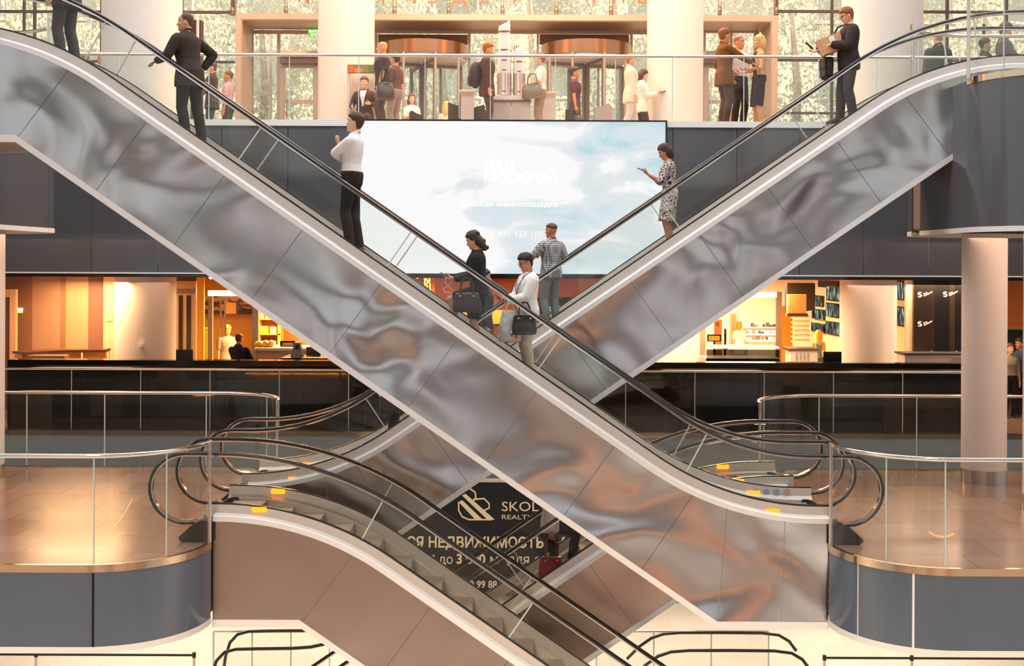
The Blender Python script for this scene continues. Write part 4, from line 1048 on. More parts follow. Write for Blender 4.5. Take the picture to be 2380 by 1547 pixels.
px_thing('menu_box', 'bright yellow box sign in front of the twig panel', 'sign', [('face', mat('sign_yellow', 'f0b43a', .5), (525, 703, 547, 729), 0, .08), ('side', mat('sign_yellow2', 'd89a2a', .5), (547, 703, 549, 729), .01, .07)], 34.41)
px_thing('low_cabinet', 'tall yellow cabinet at the left of the orange shop', 'cabinet', [('body', mat('cabinet_yellow', 'e29a22', .5, var=.06), (457, 763, 484, 900), 0, .5), ('door', mat('cabinet_yellow3', 'eaa832', .5), (460, 768, 481, 900), -.02, .03)], 30.2)
sh = thing('shelf_unit', 'lit yellow shelf unit with boxes and jars, orange shop', 'shelf', W(625, 838, 33.0))
m = MB(); rect(m, 600, 690, 603, 900, 33.0, .4); m.build('upright', mat('shelf_yellow', 'f0b648', .5), sh); m = MB(); rect(m, 645, 690, 653, 900, 33.0, .4); m.build('upright', mat('shelf_yellow', 'f0b648', .5), sh)
for py in (740, 775, 808): m = MB(); rect(m, 601, py, 652, py+3, 33.0, .4); m.build('shelf', mat('shelf_yellow', 'f0b648', .5), sh)
m = MB(); rect(m, 600, 690, 653, 900, 33.42, .03); m.build('back_panel', mat('shelf_back', 'd07f18', .6), sh)
def goods(name, label, cat, px, py, w, h, Y, col, n_lid='lid', group=None, lid=None):
    return px_thing(name, label, cat, [('body', mat('goods_'+col, col, .5), (px-w/2, py-h, px+w/2, py), 0, .14), (n_lid, mat('goods_'+(lid or 'f0ead8'), lid or 'f0ead8', .5), (px-w*.36, py-h-2, px+w*.36, py-h), .02, .10)], Y, group)
for i, px in enumerate((609, 620, 630)): goods('jar', 'white jar on the top lit shelf of the orange shop, %s' % ('leftmost', 'middle one', 'rightmost')[i], 'jar', px, 740, 8, 12, 33.1, 'f4e0c0', group='jars on the top shelf')
goods('carton', 'wide yellow carton on the middle lit shelf', 'box', 613, 775, 22, 15, 33.1, 'e8b030', 'label_band'); goods('carton', 'white carton beside the yellow carton on the middle shelf', 'box', 635, 775, 15, 14, 33.1, 'f2e6d6', 'label_band')
for i, px in enumerate((606, 614, 622, 630, 638)): goods('bottle', 'white bottle with dark cap on the lowest lit shelf, number %d from the left' % (i+1), 'bottle', px, 808, 6, 16, 33.1, 'f0e8dc', group='bottles on the lowest shelf', lid='5a4630')
ct = thing('shop_counter', 'pale glass-topped counter in front of the orange shop', 'counter', W(690, 838, 28.2))
m = MB(); rect(m, 594, 815, 800, 900, 28.2, .9); m.build('body', mat('counter_cream', 'e6c8a0', .4, var=.05), ct); m = MB(); rect(m, 590, 809, 806, 815, 28.1, 1.1); m.build('counter_top', mat('counter_white', 'f0e6da', .2), ct)
bagm = MB()
for k in range(9): bagm.ell(W(597+k*4.2, 800+2*math.sin(k*2), 28.5), .07, .12, .075+.03*math.sin(k*1.7), None, 10, 6)
bo = bpy.data.objects.new('plastic_bag', remesh(bagm, .012, 2)); C.objects.link(bo); bo.data.materials.append(mat('bag_yellow', 'd9b83a', .35, bump=.6, bscale=20.)); tag(bo, 'crumpled yellow bag lying on the shop counter', 'bag')
px_thing('picture_frame', 'dark framed picture standing on the shop counter', 'picture', [('frame', M_BLACK, (651, 792, 686, 816), 0, .03), ('picture', mat('picture_print', '8a6a50', .5, var=.5, vscale=12.), (656, 796, 681, 813), -.01, .02)], 28.6)
lc = thing('low_counter', 'low dark counter behind the parapet under the payment terminal', 'counter', W(730, 838, 26.7))
m = MB(); rect(m, 655, 834, 800, 900, 26.7, 1.0); m.build('body', mat('low_counter_brown', '5a4436', .4), lc); m = MB(); rect(m, 652, 832, 803, 834, 26.65, 1.1); m.build('counter_top', mat('counter_edge_dark', '3a2e28', .2), lc)
rg = thing('card_terminal', 'grey tapered payment terminal on the counter behind the parapet', 'terminal', W(691, 838, 26.9))
a, b, c_, d = W(674, 831.5, 26.9), W(704, 831.5, 26.9), W(696, 795, 26.9), W(684, 795, 26.9)
MB().prism([(b.x,b.z),(c_.x,c_.z),(d.x,d.z),(a.x,a.z)], 26.9, 27.1).build('body', mat('terminal_grey', '9d9a9a', .35, .4), rg); m = MB(); rect(m, 686, 800, 695, 812, 26.88, .03); m.build('screen', M_DARK, rg)
px_thing('laptop', 'dark laptop lying open on the counter by the escalator', 'laptop', [('base', M_DARK, (712, 827, 745, 831), 0, .25), ('lid', mat('lid_brown', '4a3c34', .4), (712, 806, 745, 828), .25, .02)], 27.2)
# pendant bulbs
def bulb(px, py, Y, label):
    p = W(px, py, Y); t = thing('pendant_lamp', label, 'lamp', p, 'pendant bulbs in the shops'); MB().ell(p, .055, .055, .06).build('bulb', emis('bulb_glow', 'ffdf9a', 14.), t, True); MB().tube([(p.x,Y,p.z+.05),(p.x,Y,9.2)], .008, 6).build('cord', M_DARK, t)
bulb(490, 643, 30.5, 'glowing pendant bulb at the ceiling of the orange shop'); bulb(970, 641, 29.5, 'glowing pendant bulb below the video wall')
# --- cafe behind the crossing escalators
px_struct('wall_cafe', mat('cafe_brown', '7a3f1e', .3, var=.25, vscale=1.5, col2='b5642c'), (925, 500, 1345, 900), 32.0, .1)
px_thing('cafe_counter', 'orange lit counter band seen between the crossing escalators', 'counter', [('front', mat('cafe_orange', 'e08c22', .45, var=.1), (1005, 722, 1190, 752), 0, .5), ('base', mat('cafe_dark', '4a2a1e', .5), (1005, 752, 1190, 900), .05, .4)], 29.5)
px_thing('cafe_post', 'bright orange upright beside the fairy lights', 'post', [('shaft', mat('post_orange', 'e0892a', .5), (1003, 560, 1009, 900), 0, .08), ('shoe', M_DARK, (1002, 860, 1010, 900), -.01, .1)], 29.2)
fl = thing('fairy_lights', 'hanging strings of small warm fairy lights below the video wall', 'lights', W(993, 690, 29.6)); rb = random.Random(5)
for k in range(3):
    x = 986+k*6; MB().tube([W(x, 600, 29.6), W(x, 705, 29.6)], .006, 5).build('wire', M_DARK, fl)
    m = MB()
    for q in range(16): m.ell(W(x+rb.uniform(-2,2), 640+q*4.2, 29.6), .022, .022, .022, None, 6, 4)
    m.build('bulbs', emis('fairy_glow', 'ffb43c', 7.), fl)
bs = thing('book_shelf', 'small bookcase with dark books seen between the escalators', 'shelf', W(1175, 820, 28.0))
for a in ((1157, 782, 1160, 900), (1190, 782, 1193, 900)): m = MB(); rect(m, *a, 28.0, .3); m.build('upright', mat('shelf_peach', 'e8c0a0', .5), bs)
for py in (782, 822): m = MB(); rect(m, 1157, py, 1193, py+2.5, 28.0, .3); m.build('shelf', mat('shelf_peach', 'e8c0a0', .5), bs)
for i in range(6):
    c = ('4a342c','6a4a3a','2e2422','8a6a58','3c2c28','55403a')[i]
    px_thing('book', 'dark book number %d from the left in the small bookcase' % (i+1), 'book', [('cover', mat('book_'+c, c, .6), (1162+i*4.5, 792-(i%3)*2, 1166+i*4.5, 822), 0, .2), ('pages', M_WHITE, (1162.6+i*4.5, 791-(i%3)*2, 1165.4+i*4.5, 794), .01, .18)], 28.05, 'books in the small bookcase')
pn = thing('logo_panel', 'dark shop panel with outlined white letters behind the plaid shirted man', 'sign', W(1290, 740, 29.0))
m = MB(); rect(m, 1225, 690, 1345, 900, 29.0, .05); m.build('board', mat('panel_black', '1e1a1a', .2), pn); m = MB(); put_text(m, 'lor', 1268, 1304, 724, 28.98); m.build('lettering', emis('letter_white', 'cfcac6', .8), pn)
# --- right: electronics shop
px_struct('wall_shop_right', mat('shop_white', 'f2e4d4', .6, var=.02), (1510, 500, 1619, 900), 29.0, .15)
px_struct('wall_shop_far', mat('shop_cream', 'f4dcb8', .6, var=.04), (1560, 400, 2200, 950), 44.0, .1)
es = thing('storefront', 'open electronics shop front with bronze posts and a lit header', 'storefront', W(1720, 838, 28.6))
M_BP = mat('post_bronze', 'b08a70', .35, .5)
for a in ((1628, 640, 1640, 900), (1805, 678, 1817, 900)): m = MB(); rect(m, *a, 28.6, .12); m.build('post', M_BP, es)
m = MB(); rect(m, 1640, 679, 1806, 691, 28.6, .15); m.build('header', emis('header_light2', 'fff4de', 1.6), es)
struct(MB().box(WX(1650,31), WX(1815,31), 30.2, 40, 9.06, 9.14).build('ceiling', mat('slat_ceiling', 'd8ad72', .6, var=.15, vscale=2., stretch=(1,14,1))))
m = MB(); m.prism([(WX(1830,33), W(0,648,33).z-.02), (WX(1895,33), W(0,648,33).z-.02), (WX(1895,33), W(0,712,33).z), (WX(1830,33), W(0,722,33).z)], 33, 33.3); struct(m.build('wall_bulkhead', mat('bulkhead_black', '1c1614', .4)))
px_thing('hanging_sign', 'slanted wooden display hood hanging below the black bulkhead', 'sign', [('panel', mat('hood_wood', 'd9a860', .5, var=.1), (1832, 684, 1874, 732), 0, .2), ('lip', mat('hood_dark', '4a3626', .5), (1830, 728, 1878, 735), -.05, .25)], 32.2)
px_struct('wall_orange_accent', mat('accent_orange', 'f08a1e', .5, var=.1), (1812, 710, 1842, 900), 38.0, .2)
# tv wall running into the depth
AX = lambda p: (8.96+36*.0636)/((p-1190)/F+.0636)
def tvw(px, py): Y = AX(px); return W(px, py, Y)
a0, a1 = tvw(1887, 700), tvw(2126, 700)
d_ = (a1-a0); d_.z = 0; d_.normalize(); n_ = V((d_.y, -d_.x, 0))
if n_.x > 0: n_ = -n_
cw = (a0+a1)/2
struct(MB().obox((cw.x-n_.x*.09, cw.y-n_.y*.09, 7.6), d_*((a1-a0).length/2), n_*.06, (0,0,1.6)).build('wall_tv', mat('tv_wall_cream', 'f0cf98', .6, var=.04)))
rows = [('far column, top',1890,1914,686,711),('far column, middle',1890,1917,718,742),('far column, bottom',1889,1920,750,772),('second column, top',1924,1956,664,699),('second column, middle',1923,1956,704,737),('second column, bottom',1922,1956,747,778),('right of the round column, top',2083,2107,652,697),('right of the round column, bottom',2083,2107,712,757)]
for i, (lb, p0, p1, y0, y1) in enumerate(rows):
    A, B = tvw(p0, (y0+y1)/2), tvw(p1, (y0+y1)/2); c = (A+B)/2; pm = (p0+p1)/2; zt_, zb_ = tvw(pm, y0).z, tvw(pm, y1).z; c.z = (zt_+zb_)/2
    if i > 5: dd = max((B-A).length/2, .45); 
    else: dd = (V((B.x,B.y,0))-V((A.x,A.y,0))).length/2
    t = thing('television', 'wall-mounted television, '+lb, 'television', c, 'televisions on the shop wall')
    MB().obox(c+n_*.02, d_*dd, n_*.03, V((0,0,(zt_-zb_)/2))).build('housing', M_BLACK, t)
    mm, nt, out = newmat('tv_picture_%d' % i); L = nt.links.new
    tc = nd(nt, 'ShaderNodeTexCoord'); mp = nd(nt, 'ShaderNodeMapping'); mp.inputs['Scale'].default_value = (3,3,.8); L(tc.outputs['Object'], mp.inputs[0])
    ns = nd(nt, 'ShaderNodeTexNoise', Scale=3.+i*.2, Detail=6.); L(mp.outputs[0], ns.inputs['Vector']); cr = nd(nt, 'ShaderNodeValToRGB'); L(ns.outputs[0], cr.inputs[0])
    for k, (ps, cc) in enumerate(((.36,'14181a'),(.47,'5a4a44'),(.55,'55705a'),(.64,'c9d4d6'))):
        el = cr.color_ramp.elements[k] if k < 2 else cr.color_ramp.elements.new(ps); el.position = ps; el.color = lin(cc)
    em = nd(nt, 'ShaderNodeEmission', Strength=.8); L(cr.outputs[0], em.inputs[0]); L(em.outputs[0], out.inputs[0])
    MB().obox(c+n_*.055, d_*(dd-.03), n_*.004, V((0,0,(zt_-zb_)/2-.03))).build('screen', mm, t)
ws = thing('shop_sign', 'black sign strip with white letters at the top of the television wall', 'sign', tvw(1925, 665))
A, B = tvw(1904, 671), tvw(1950, 648); c = (A+B)/2; MB().obox(c+n_*.02, V((B.x-A.x, B.y-A.y, 0))/2, n_*.02, (0,0,.10)).build('board', M_BLACK, ws)
# display tables and goods
gc = thing('display_counter', 'glass-sided display counter at the entrance of the electronics shop', 'counter', W(1725, 838, 27.2))
m = MB(); rect(m, 1642, 812, 1812, 900, 27.2, .02); m.build('glass_front', M_DGLASS, gc); m = MB(); rect(m, 1640, 833, 1814, 900, 27.25, .9); m.build('body', mat('counter_beige', 'd8c0a0', .4), gc); m = MB(); rect(m, 1660, 806, 1812, 810, 27.6, .7); m.build('counter_top', mat('counter_edge', 'f4ece0', .2), gc)
wc = thing('white_counter', 'white counter with dark grey top left of the woman in the teal top', 'counter', W(1870, 838, 29.5))
m = MB(); rect(m, 1838, 815, 1900, 900, 29.5, .6); m.build('body', mat('white_counter_front', 'eeeae8', .4), wc); m = MB(); rect(m, 1834, 810, 1903, 815, 29.45, .7); m.build('counter_top', mat('counter_dark', '5a4c44', .3), wc)
for i in range(4): m = MB(); rect(m, 1850+i*9, 820, 1853+i*9, 838, 29.48, .03); m.build('slot', mat('slot_grey', 'a8b0bc', .4), wc)
px_thing('poster_stand', 'dark poster board with yellow lettering, left part of the electronics shop', 'sign', [('board', M_BLACK, (1644, 777, 1676, 793), 0, .04), ('leg', M_DARK, (1658, 793, 1662, 900), .01, .03), ('print', mat('print_yellow', 'd8b81c', .5, var=.6, vscale=30.), (1647, 780, 1673, 791), -.01, .02)], 32.0)
px_thing('dark_stand', 'slim black display stand beside the poster board', 'stand', [('column', M_BLACK, (1684, 764, 1688, 900), 0, .1), ('foot', M_BLACK, (1680, 800, 1692, 812), -.02, .2)], 31.0)
px_thing('red_display', 'dark red lit display bay behind the poster board', 'display', [('back', mat('bay_red', '6a1c0c', .4, var=.4, vscale=6., col2='c85a1e'), (1660, 742, 1678, 900), 0, .05), ('screen', emis('bay_screen', 'e86a1c', .7), (1664, 748, 1672, 758), -.02, .03)], 36.0)
rb = random.Random(21); pal = ['3a3a44','c8ccd4','e0a030','b04a30','f0ead8','5a6a80','d8b890','2a2628','8a94a8']
n_ = 0
for r_, (py, xs, Y) in enumerate(((760,(1733,1800),42.5),(776,(1735,1800),41.5),(791,(1740,1800),40.5))):
    st = px_thing('display_table', 'long cream display shelf in the depth of the electronics shop, %s' % ('top row','middle row','bottom row')[r_], 'table', [('table_top', mat('table_cream', 'f4e6d0', .4), (xs[0]-4, py, xs[1]+6, py+2.5), 0, .6), ('base', mat('table_front', 'ead4b4', .5), (xs[0]-2, py+2.5, xs[1]+4, 900), .1, .4)], Y, 'display shelves of the electronics shop')
    x = xs[0]
    while x < xs[1]:
        w_ = rb.uniform(4, 8); h_ = rb.uniform(5, 11); c = rb.choice(pal); n_ += 1
        o = MB(); rect(o, x, py-h_, x+w_, py, Y+.1, .15); tag(o.build('boxed_gadget', mat('goods_'+c, c, .5)), 'small boxed gadget on the %s display shelf, %s' % (('top','middle','bottom')[r_], 'far down the electronics shop'), 'gadget', 'gadgets on the %s shelf' % ('top','middle','bottom')[r_]); x += w_+rb.uniform(1, 4)
for r_ in range(6):
    px_thing('wall_shelf', 'cream goods shelf on the right side of the electronics shop, number %d from the top' % (r_+1), 'shelf', [('board', mat('shelf_cream', 'f6e2c0', .5), (1843, 738+r_*11, 1884, 740+r_*11), 0, .3), ('goods', mat('mixed_goods', '8a6a50', .5, var=.6, vscale=16., col2='f0d8a8'), (1846, 733+r_*11, 1882, 738+r_*11), .05, .2)], 36.5, 'goods shelves beside the televisions')
px_thing('shelf_row', 'tall white shelf of small accessories left of the woman in white', 'shelf', [('frame', mat('rack_cream', 'f0dcc0', .5), (1697, 727, 1700, 838), 0, .2), ('frame', mat('rack_cream', 'f0dcc0', .5), (1712, 727, 1715, 838), 0, .2), ('goods', mat('mixed_goods2', 'a06a48', .5, var=.6, vscale=20., col2='f2dcc0'), (1700, 728, 1712, 800), .1, .05)], 39.0)
# black kiosk panels with tilted S marks
kp = thing('kiosk_wall', 'black kiosk wall with tilted white S logos left of the slim column', 'kiosk', W(2180, 820, 27.6))
for c, a in (('20150f', (2124,630,2172,822)), ('0c0a0a', (2172,630,2207,822)), ('2c2018', (2207,630,2219,822)), ('0c0a0a', (2219,630,2245,822))):
    m = MB(); rect(m, *a, 27.6, .1); m.build('panel', mat('kiosk_'+c, c, .25, var=.2), kp)
for px, py in ((2134,691),(2193,690),(2134,759),(2134,829),(2192,829),(2236,690),(2236,829)):
    m = MB(); put_text(m, 'S', px, px+10, py, 27.58, size=12, offset=.03, rot=.2); put_text(m, 'Plaza', px+13, px+23, py-6, 27.58, size=4, offset=.02, rot=.5); put_text(m, 'Development', px+14, px+36, py-2, 27.58, size=4, offset=.03, rot=.5)
    m.build('logo', mat('logo_cream', 'f2e0d4', .5), kp)
px_struct('wall_kiosk_side', mat('kiosk_cream2', 'e8cca8', .5), (2107, 560, 2124, 900), 27.7, .15)
wk = thing('kiosk_counter', 'long white kiosk counter below the black logo wall', 'counter', W(2170, 848, 26.6))
m = MB(); rect(m, 2103, 825, 2260, 900, 25.95, .55); m.build('body', mat('kiosk_counter_white', 'f0dccc', .4), wk); m = MB(); rect(m, 2100, 821, 2262, 825, 25.9, .62); m.build('counter_top', M_DARK, wk); m = MB(); rect(m, 2212, 831, 2258, 847, 25.93, .03); m.build('panel', mat('counter_grey', 'b8aca4', .4), wk)
px_struct('wall_orange_right', mat('orange_right', 'c4702a', .5, var=.1), (2330, 560, 2480, 760), 29.5, .1)
px_struct('wall_dark_right', mat('dark_right', '2a201c', .5, var=.1), (2330, 766, 2480, 900), 30.5, .1)
# --- video wall on the bulkhead
def sky_screen():
    t = thing('video_wall', 'huge bright video wall showing a cloudy sky with white lettering', 'screen', W(1190, 640, Y2-.1))
    m = MB(); rect(m, 833, 278, 1550, 640, Y2-.10, .12); m.build('frame', M_BLACK, t)
    mm, nt, out = newmat('screen_sky'); L = nt.links.new
    tc = nd(nt, 'ShaderNodeTexCoord'); mp = nd(nt, 'ShaderNodeMapping'); mp.inputs['Scale'].default_value = (.5, .5, 1.25); mp.inputs['Location'].default_value = (3.1,0,1.0); mp.inputs['Rotation'].default_value = (0,-.15,0); L(tc.outputs['Object'], mp.inputs[0])
    n = nd(nt, 'ShaderNodeTexNoise', Scale=1.1, Detail=7., Roughness=.55, Distortion=.8); L(mp.outputs[0], n.inputs['Vector'])
    sx = nd(nt, 'ShaderNodeSeparateXYZ'); L(tc.outputs['Object'], sx.inputs[0])
    gr = nd(nt, 'ShaderNodeMapRange'); gr.inputs[1].default_value = -2.6; gr.inputs[2].default_value = 2.8; gr.inputs[3].default_value = .30; gr.inputs[4].default_value = -.06; L(sx.outputs[0], gr.inputs[0])
    ad = nd(nt, 'ShaderNodeMath', operation='ADD'); L(n.outputs[0], ad.inputs[0]); L(gr.outputs[0], ad.inputs[1])
    cr = nd(nt, 'ShaderNodeValToRGB'); L(ad.outputs[0], cr.inputs[0])
    for k, (ps, cc) in enumerate(((.34,'bfdfe4'),(.44,'dbe9ed'),(.52,'e6ecef'),(.60,'fdfdfd'))):
        el = cr.color_ramp.elements[k] if k < 2 else cr.color_ramp.elements.new(ps); el.position = ps; el.color = lin(cc)
    em = nd(nt, 'ShaderNodeEmission', Strength=.825); L(cr.outputs[0], em.inputs[0]); L(em.outputs[0], out.inputs[0])
    m = MB(); rect(m, 837, 282, 1546, 636, Y2-.115, .02); m.build('screen', mm, t)
    wt = emis('screen_text', 'ffffff', 1.1); m = MB()
    put_text(m, 'НАД', 1124, 1196, 396, Y2-.12, offset=.035, size=23); put_text(m, 'МОСКВОЙ', 1124, 1292, 423, Y2-.12, offset=.035, size=23); m.build('headline', wt, t)
    m = MB(); put_text(m, 'высокая event-площадка', 1068, 1296, 479, Y2-.12, offset=.012, size=12); m.build('subtitle', wt, t)
    m = MB(); put_text(m, '+7 495 127 100', 1128, 1262, 549, Y2-.12, offset=.01, size=13); m.build('phone_number', emis('screen_text_dim', 'f4f6f7', .9), t)
sky_screen()
# --- ground level: hoarding with lettering, glass balustrade, belt barriers, handrail loops
hb = thing('advertising_hoarding', 'dark ground floor hoarding with gold property lettering', 'hoarding', W(1270, 1412, 33.6))
m = MB(); rect(m, 840, 1000, 1790, 1411, 33.6, .1); m.build('board', mat('hoarding_navy', '0d1218', .3, var=.25, vscale=.8, spec=.2), hb)
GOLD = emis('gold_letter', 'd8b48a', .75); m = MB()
put_text(m, 'SKOL', 1165, 1252, 1187, 33.58, size=23); put_text(m, 'REALTY', 1165, 1238, 1206, 33.58, size=11); m.build('brand_lettering', GOLD, hb); m = MB()
put_text(m, 'ВСЯ НЕДВИЖИМОСТЬ «МОСКВА', 925, 1420, 1271, 33.58, offset=.02, size=25); m.build('headline', GOLD, hb); m = MB(); put_text(m, 'от 50 м² до', 908, 1052, 1309, 33.58, size=22); put_text(m, '3 000', 1060, 1128, 1309, 33.58, offset=.025, size=23); put_text(m, 'м² для офиса', 1137, 1330, 1309, 33.58, size=22); m.build('area_line', GOLD, hb); m = MB()
put_text(m, '740 99 88', 1070, 1155, 1365, 33.58, offset=.02, size=17); m.build('phone_number', GOLD, hb)
lg = MB(); P = lambda x, y: W(x, y, 33.57)
for x0, y0, x1, y1, w_ in ((1074,1151,1140,1207,8),(1066,1166,1112,1207,8)):
    a, b = P(x0, y0), P(x1, y1); dx = w_*33.57/F; lg.prism([(a.x,a.z),(a.x+dx,a.z+dx*.5),(b.x+dx*1.2,b.z),(b.x-dx*.9,b.z)], 33.57, 33.59)
lg.tube([P(1092,1135),P(1104,1143),P(1106,1156),P(1100,1164)], .022, 6); lg.tube([P(1100,1160),P(1125,1158),P(1137,1170),P(1137,1180),P(1122,1187)], .022, 6)
lg.tube([P(1066,1166),P(1066,1185),P(1074,1200),P(1090,1207),P(1144,1207)], .022, 6); lg.build('emblem', GOLD, hb)
def gb(x0, x1, label, Y, rail_py):
    t = thing('glass_balustrade', label, 'balustrade', (WX((x0+x1)/2, Y), Y, 0), 'ground floor glass balustrades'); zr = W(x0, rail_py, Y).z; a, b = WX(x0, Y), WX(x1, Y); n = 3
    for i in range(n): MB().box(a+(b-a)*i/n+.01, a+(b-a)*(i+1)/n-.01, Y, Y+.014, 0, zr-.03).build('glass_panel', M_GLASS2, t)
    MB().tube([(a,Y,zr),(b,Y,zr)], .028, 12).build('handrail', M_CHROME, t, 60)
    for i in range(n+1): MB().box(a+(b-a)*i/n-.015, a+(b-a)*i/n+.015, Y-.02, Y+.03, 0, zr-.02).build('post', M_EDGE, t)
gb(500, 770, 'ground floor glass balustrade below the left landing', 27.4, 1466); gb(1390, 1790, 'ground floor glass balustrade below the right landing', 27.4, 1466)
def barrier(px, Y, label, nxt=None):
    x = WX(px, Y); t = thing('barrier_post', label, 'barrier', (x, Y, 0), 'belt barrier posts on the ground floor')
    MB().cyl(x, Y, 0, .02, .17, 28).build('base', M_CHROME, t, True); MB().cyl(x, Y, .02, .95, .032, 16).build('post', M_CHROME, t, True); MB().cyl(x, Y, .86, .97, .042, 16).build('head', M_DARK, t, True)
    if nxt is not None: MB().box(x+.04, WX(nxt, Y)-.04, Y-.004, Y+.004, .885, .935).build('belt', M_DARK, t)
for a, b, l in ((-270,88,'belt barrier post outside the left picture edge'),(88,455,'belt barrier post below the left landing, nearer the picture edge'),(455,None,'belt barrier post ending the left belt')): barrier(a, 26.2, l, b)
for a, b, l in ((1920,2123,'belt barrier post starting the right belt'),(2123,2420,'belt barrier post in the middle of the right belt'),(2420,None,'belt barrier post outside the right picture edge')): barrier(a, 26.2, l, b)
def rail_loop(label, pts, Y, gx):
    t = thing('escalator_balustrade', label, 'handrail', W(*pts[2], Y), 'ground floor escalator handrails'); P = [W(x, y, Y) for x, y in pts]
    for dy in (0, 1.25): MB().tube([p+V((0,dy,0)) for p in P], .036, 10).build('handrail', M_RUBBER, t, 50)
    m = MB(); m.box(WX(gx[0], Y), WX(gx[1], Y), Y-.006, Y+.006, 0, P[3].z-.03); m.build('glass_panel', M_GLASS, t)
rail_loop('black escalator handrail loop at the bottom, left of the lower escalator', [(488,1600),(492,1570),(503,1535),(522,1515),(548,1508),(600,1507),(680,1506),(722,1503),(760,1495)], 26.0, (510, 760))
rail_loop('black escalator handrail loop at the bottom, below the front escalator', [(1470,1575),(1500,1545),(1530,1524),(1560,1514),(1600,1511),(1700,1511),(1800,1512),(1840,1517),(1865,1532),(1882,1555)], 26.0, (1540, 1860))
# ================================================================ who stands where
def on_esc(e, px, py, dy=0., hadj=0.):
    Y = e.yc+dy; x = WX(px+RO*(py+200-H0), Y); z0 = e.stand(x); top = W(px, py, Y).z
    return dict(loc=(x, Y, z0), h=top-z0+hadj)
def plaid():
    m, nt, out = newmat('plaid_cloth'); L = nt.links.new
    tc = nd(nt, 'ShaderNodeTexCoord'); p = nd(nt, 'ShaderNodeBsdfPrincipled', Roughness=.9)
    r = None
    for ax, sc in (('X', 11.), ('Z', 11.), ('Y', 11.)):
        w_ = nd(nt, 'ShaderNodeTexWave', wave_type='BANDS', bands_direction=ax, Scale=sc*.9, Distortion=.6, Detail=1.); L(tc.outputs['Object'], w_.inputs['Vector'])
        if r is None: r = w_.outputs[1]
        else:
            a = nd(nt, 'ShaderNodeMath', operation='ADD'); L(r, a.inputs[0]); L(w_.outputs[1], a.inputs[1]); r = a.outputs[0]
    cr = nd(nt, 'ShaderNodeValToRGB'); mr = nd(nt, 'ShaderNodeMath', operation='MULTIPLY'); mr.inputs[1].default_value = .36; L(r, mr.inputs[0]); L(mr.outputs[0], cr.inputs[0])
    cr.color_ramp.elements[0].position = .2; cr.color_ramp.elements[0].color = lin('45474a'); cr.color_ramp.elements[1].position = .75; cr.color_ramp.elements[1].color = lin('c2c4c6')
    L(cr.outputs[0], p.inputs['Base Color']); L(p.outputs[0], out.inputs[0]); return m
def swirl():
    m, nt, out = newmat('swirl_print_cloth'); L = nt.links.new
    tc = nd(nt, 'ShaderNodeTexCoord'); p = nd(nt, 'ShaderNodeBsdfPrincipled', Roughness=.8)
    w_ = nd(nt, 'ShaderNodeTexNoise', Scale=9., Detail=1.5, Distortion=2.6); L(tc.outputs['Object'], w_.inputs['Vector'])
    mu = nd(nt, 'ShaderNodeMath', operation='MULTIPLY'); mu.inputs[1].default_value = 5.5; L(w_.outputs[0], mu.inputs[0]); fr = nd(nt, 'ShaderNodeMath', operation='FRACT'); L(mu.outputs[0], fr.inputs[0])
    cr = nd(nt, 'ShaderNodeValToRGB'); cr.color_ramp.interpolation = 'CONSTANT'; cr.color_ramp.elements[0].color = lin('2c211c'); cr.color_ramp.elements[1].position = .48; cr.color_ramp.elements[1].color = lin('ece4dc')
    L(fr.outputs[0], cr.inputs[0]); L(cr.outputs[0], p.inputs['Base Color']); L(p.outputs[0], out.inputs[0]); return m
V1 = .0085
# ---- upper front escalator
Y_ = E_FU.yc; x_ = WX(152, Y_)
J = person('person in dark jacket and grey trousers, head cut off by the top picture edge', (x_, Y_, E_FU.stand(x_)), 168, 1.80, top='jacket', topc='4a423c', botc='4a4542', shirtfront=None, hands=((.05,.30,.86),(.1,-.3,.86)), vox=V1, feet=((.03,.09,0),(-.06,-.10,0)))
q = on_esc(E_FU, 440, 36, -.12)
J = person('person in a dark suit with receding hair leaning an arm on the left handrail', q['loc'], 152, q['h']+.02, build=1.06, top='jacket', topc='3b332f', botc='332d2b', hair='receding', hairc='5a4030', skin='d8a283', hands=((.34,.24,1.06),(.02,-.27,1.00)), poles=(None,(-.5,-1,.1)), hpose=('rest','grip'), lean=7, head=(38,-2), vox=V1, feet=((-.02,.10,0),(-.10,-.10,0)))
q = on_esc(E_FU, 818, 268, -.1)
J = person('person in a white shirt and dark trousers with folded arms, looking up', q['loc'], 172, q['h']+.01, top='shirt', topc='ebe8e6', botc='2e2928', hair='short', hairc='4a2c1c', skin='e2b294', hands=((.17,-.12,1.19),(.16,-.02,1.36)), poles=((1,.8,-.35),(.5,-.5,-1)), hpose=('tuck','hold'), lean=-2, head=(0,-8), collar=True, vox=V1, belly=.02, feet=((.02,.09,0),(-.05,-.1,0)), shoe='8a5a40')
q = on_esc(E_FU, 1112, 548, -.05)
J = person('person in black top and dark skirt stepping up with one knee raised, phone in hand', q['loc'], 178, q['h']+.05, True, build=1.04, top='shirt', topc='2b2a2b', sleeve=1.0, hem=-.06, tin=.02, bottom='skirt', botc='232427', knee=.86, hair='wavy', hairc='3a2a26', skin='d9a88c', feet=((-.03,-.0,0.02),(.30,-.10,.30)), hands=((.30,.06,1.02),(.34,-.06,1.04)), hpose=('hold','hold'), head=(0,20), lean=4, vox=V1, barefoot_skin=True)
phone('phone held by the woman in black, white cable hanging from it', J, (.44,.0,1.075), (0,-.5,.2), '6f7274')
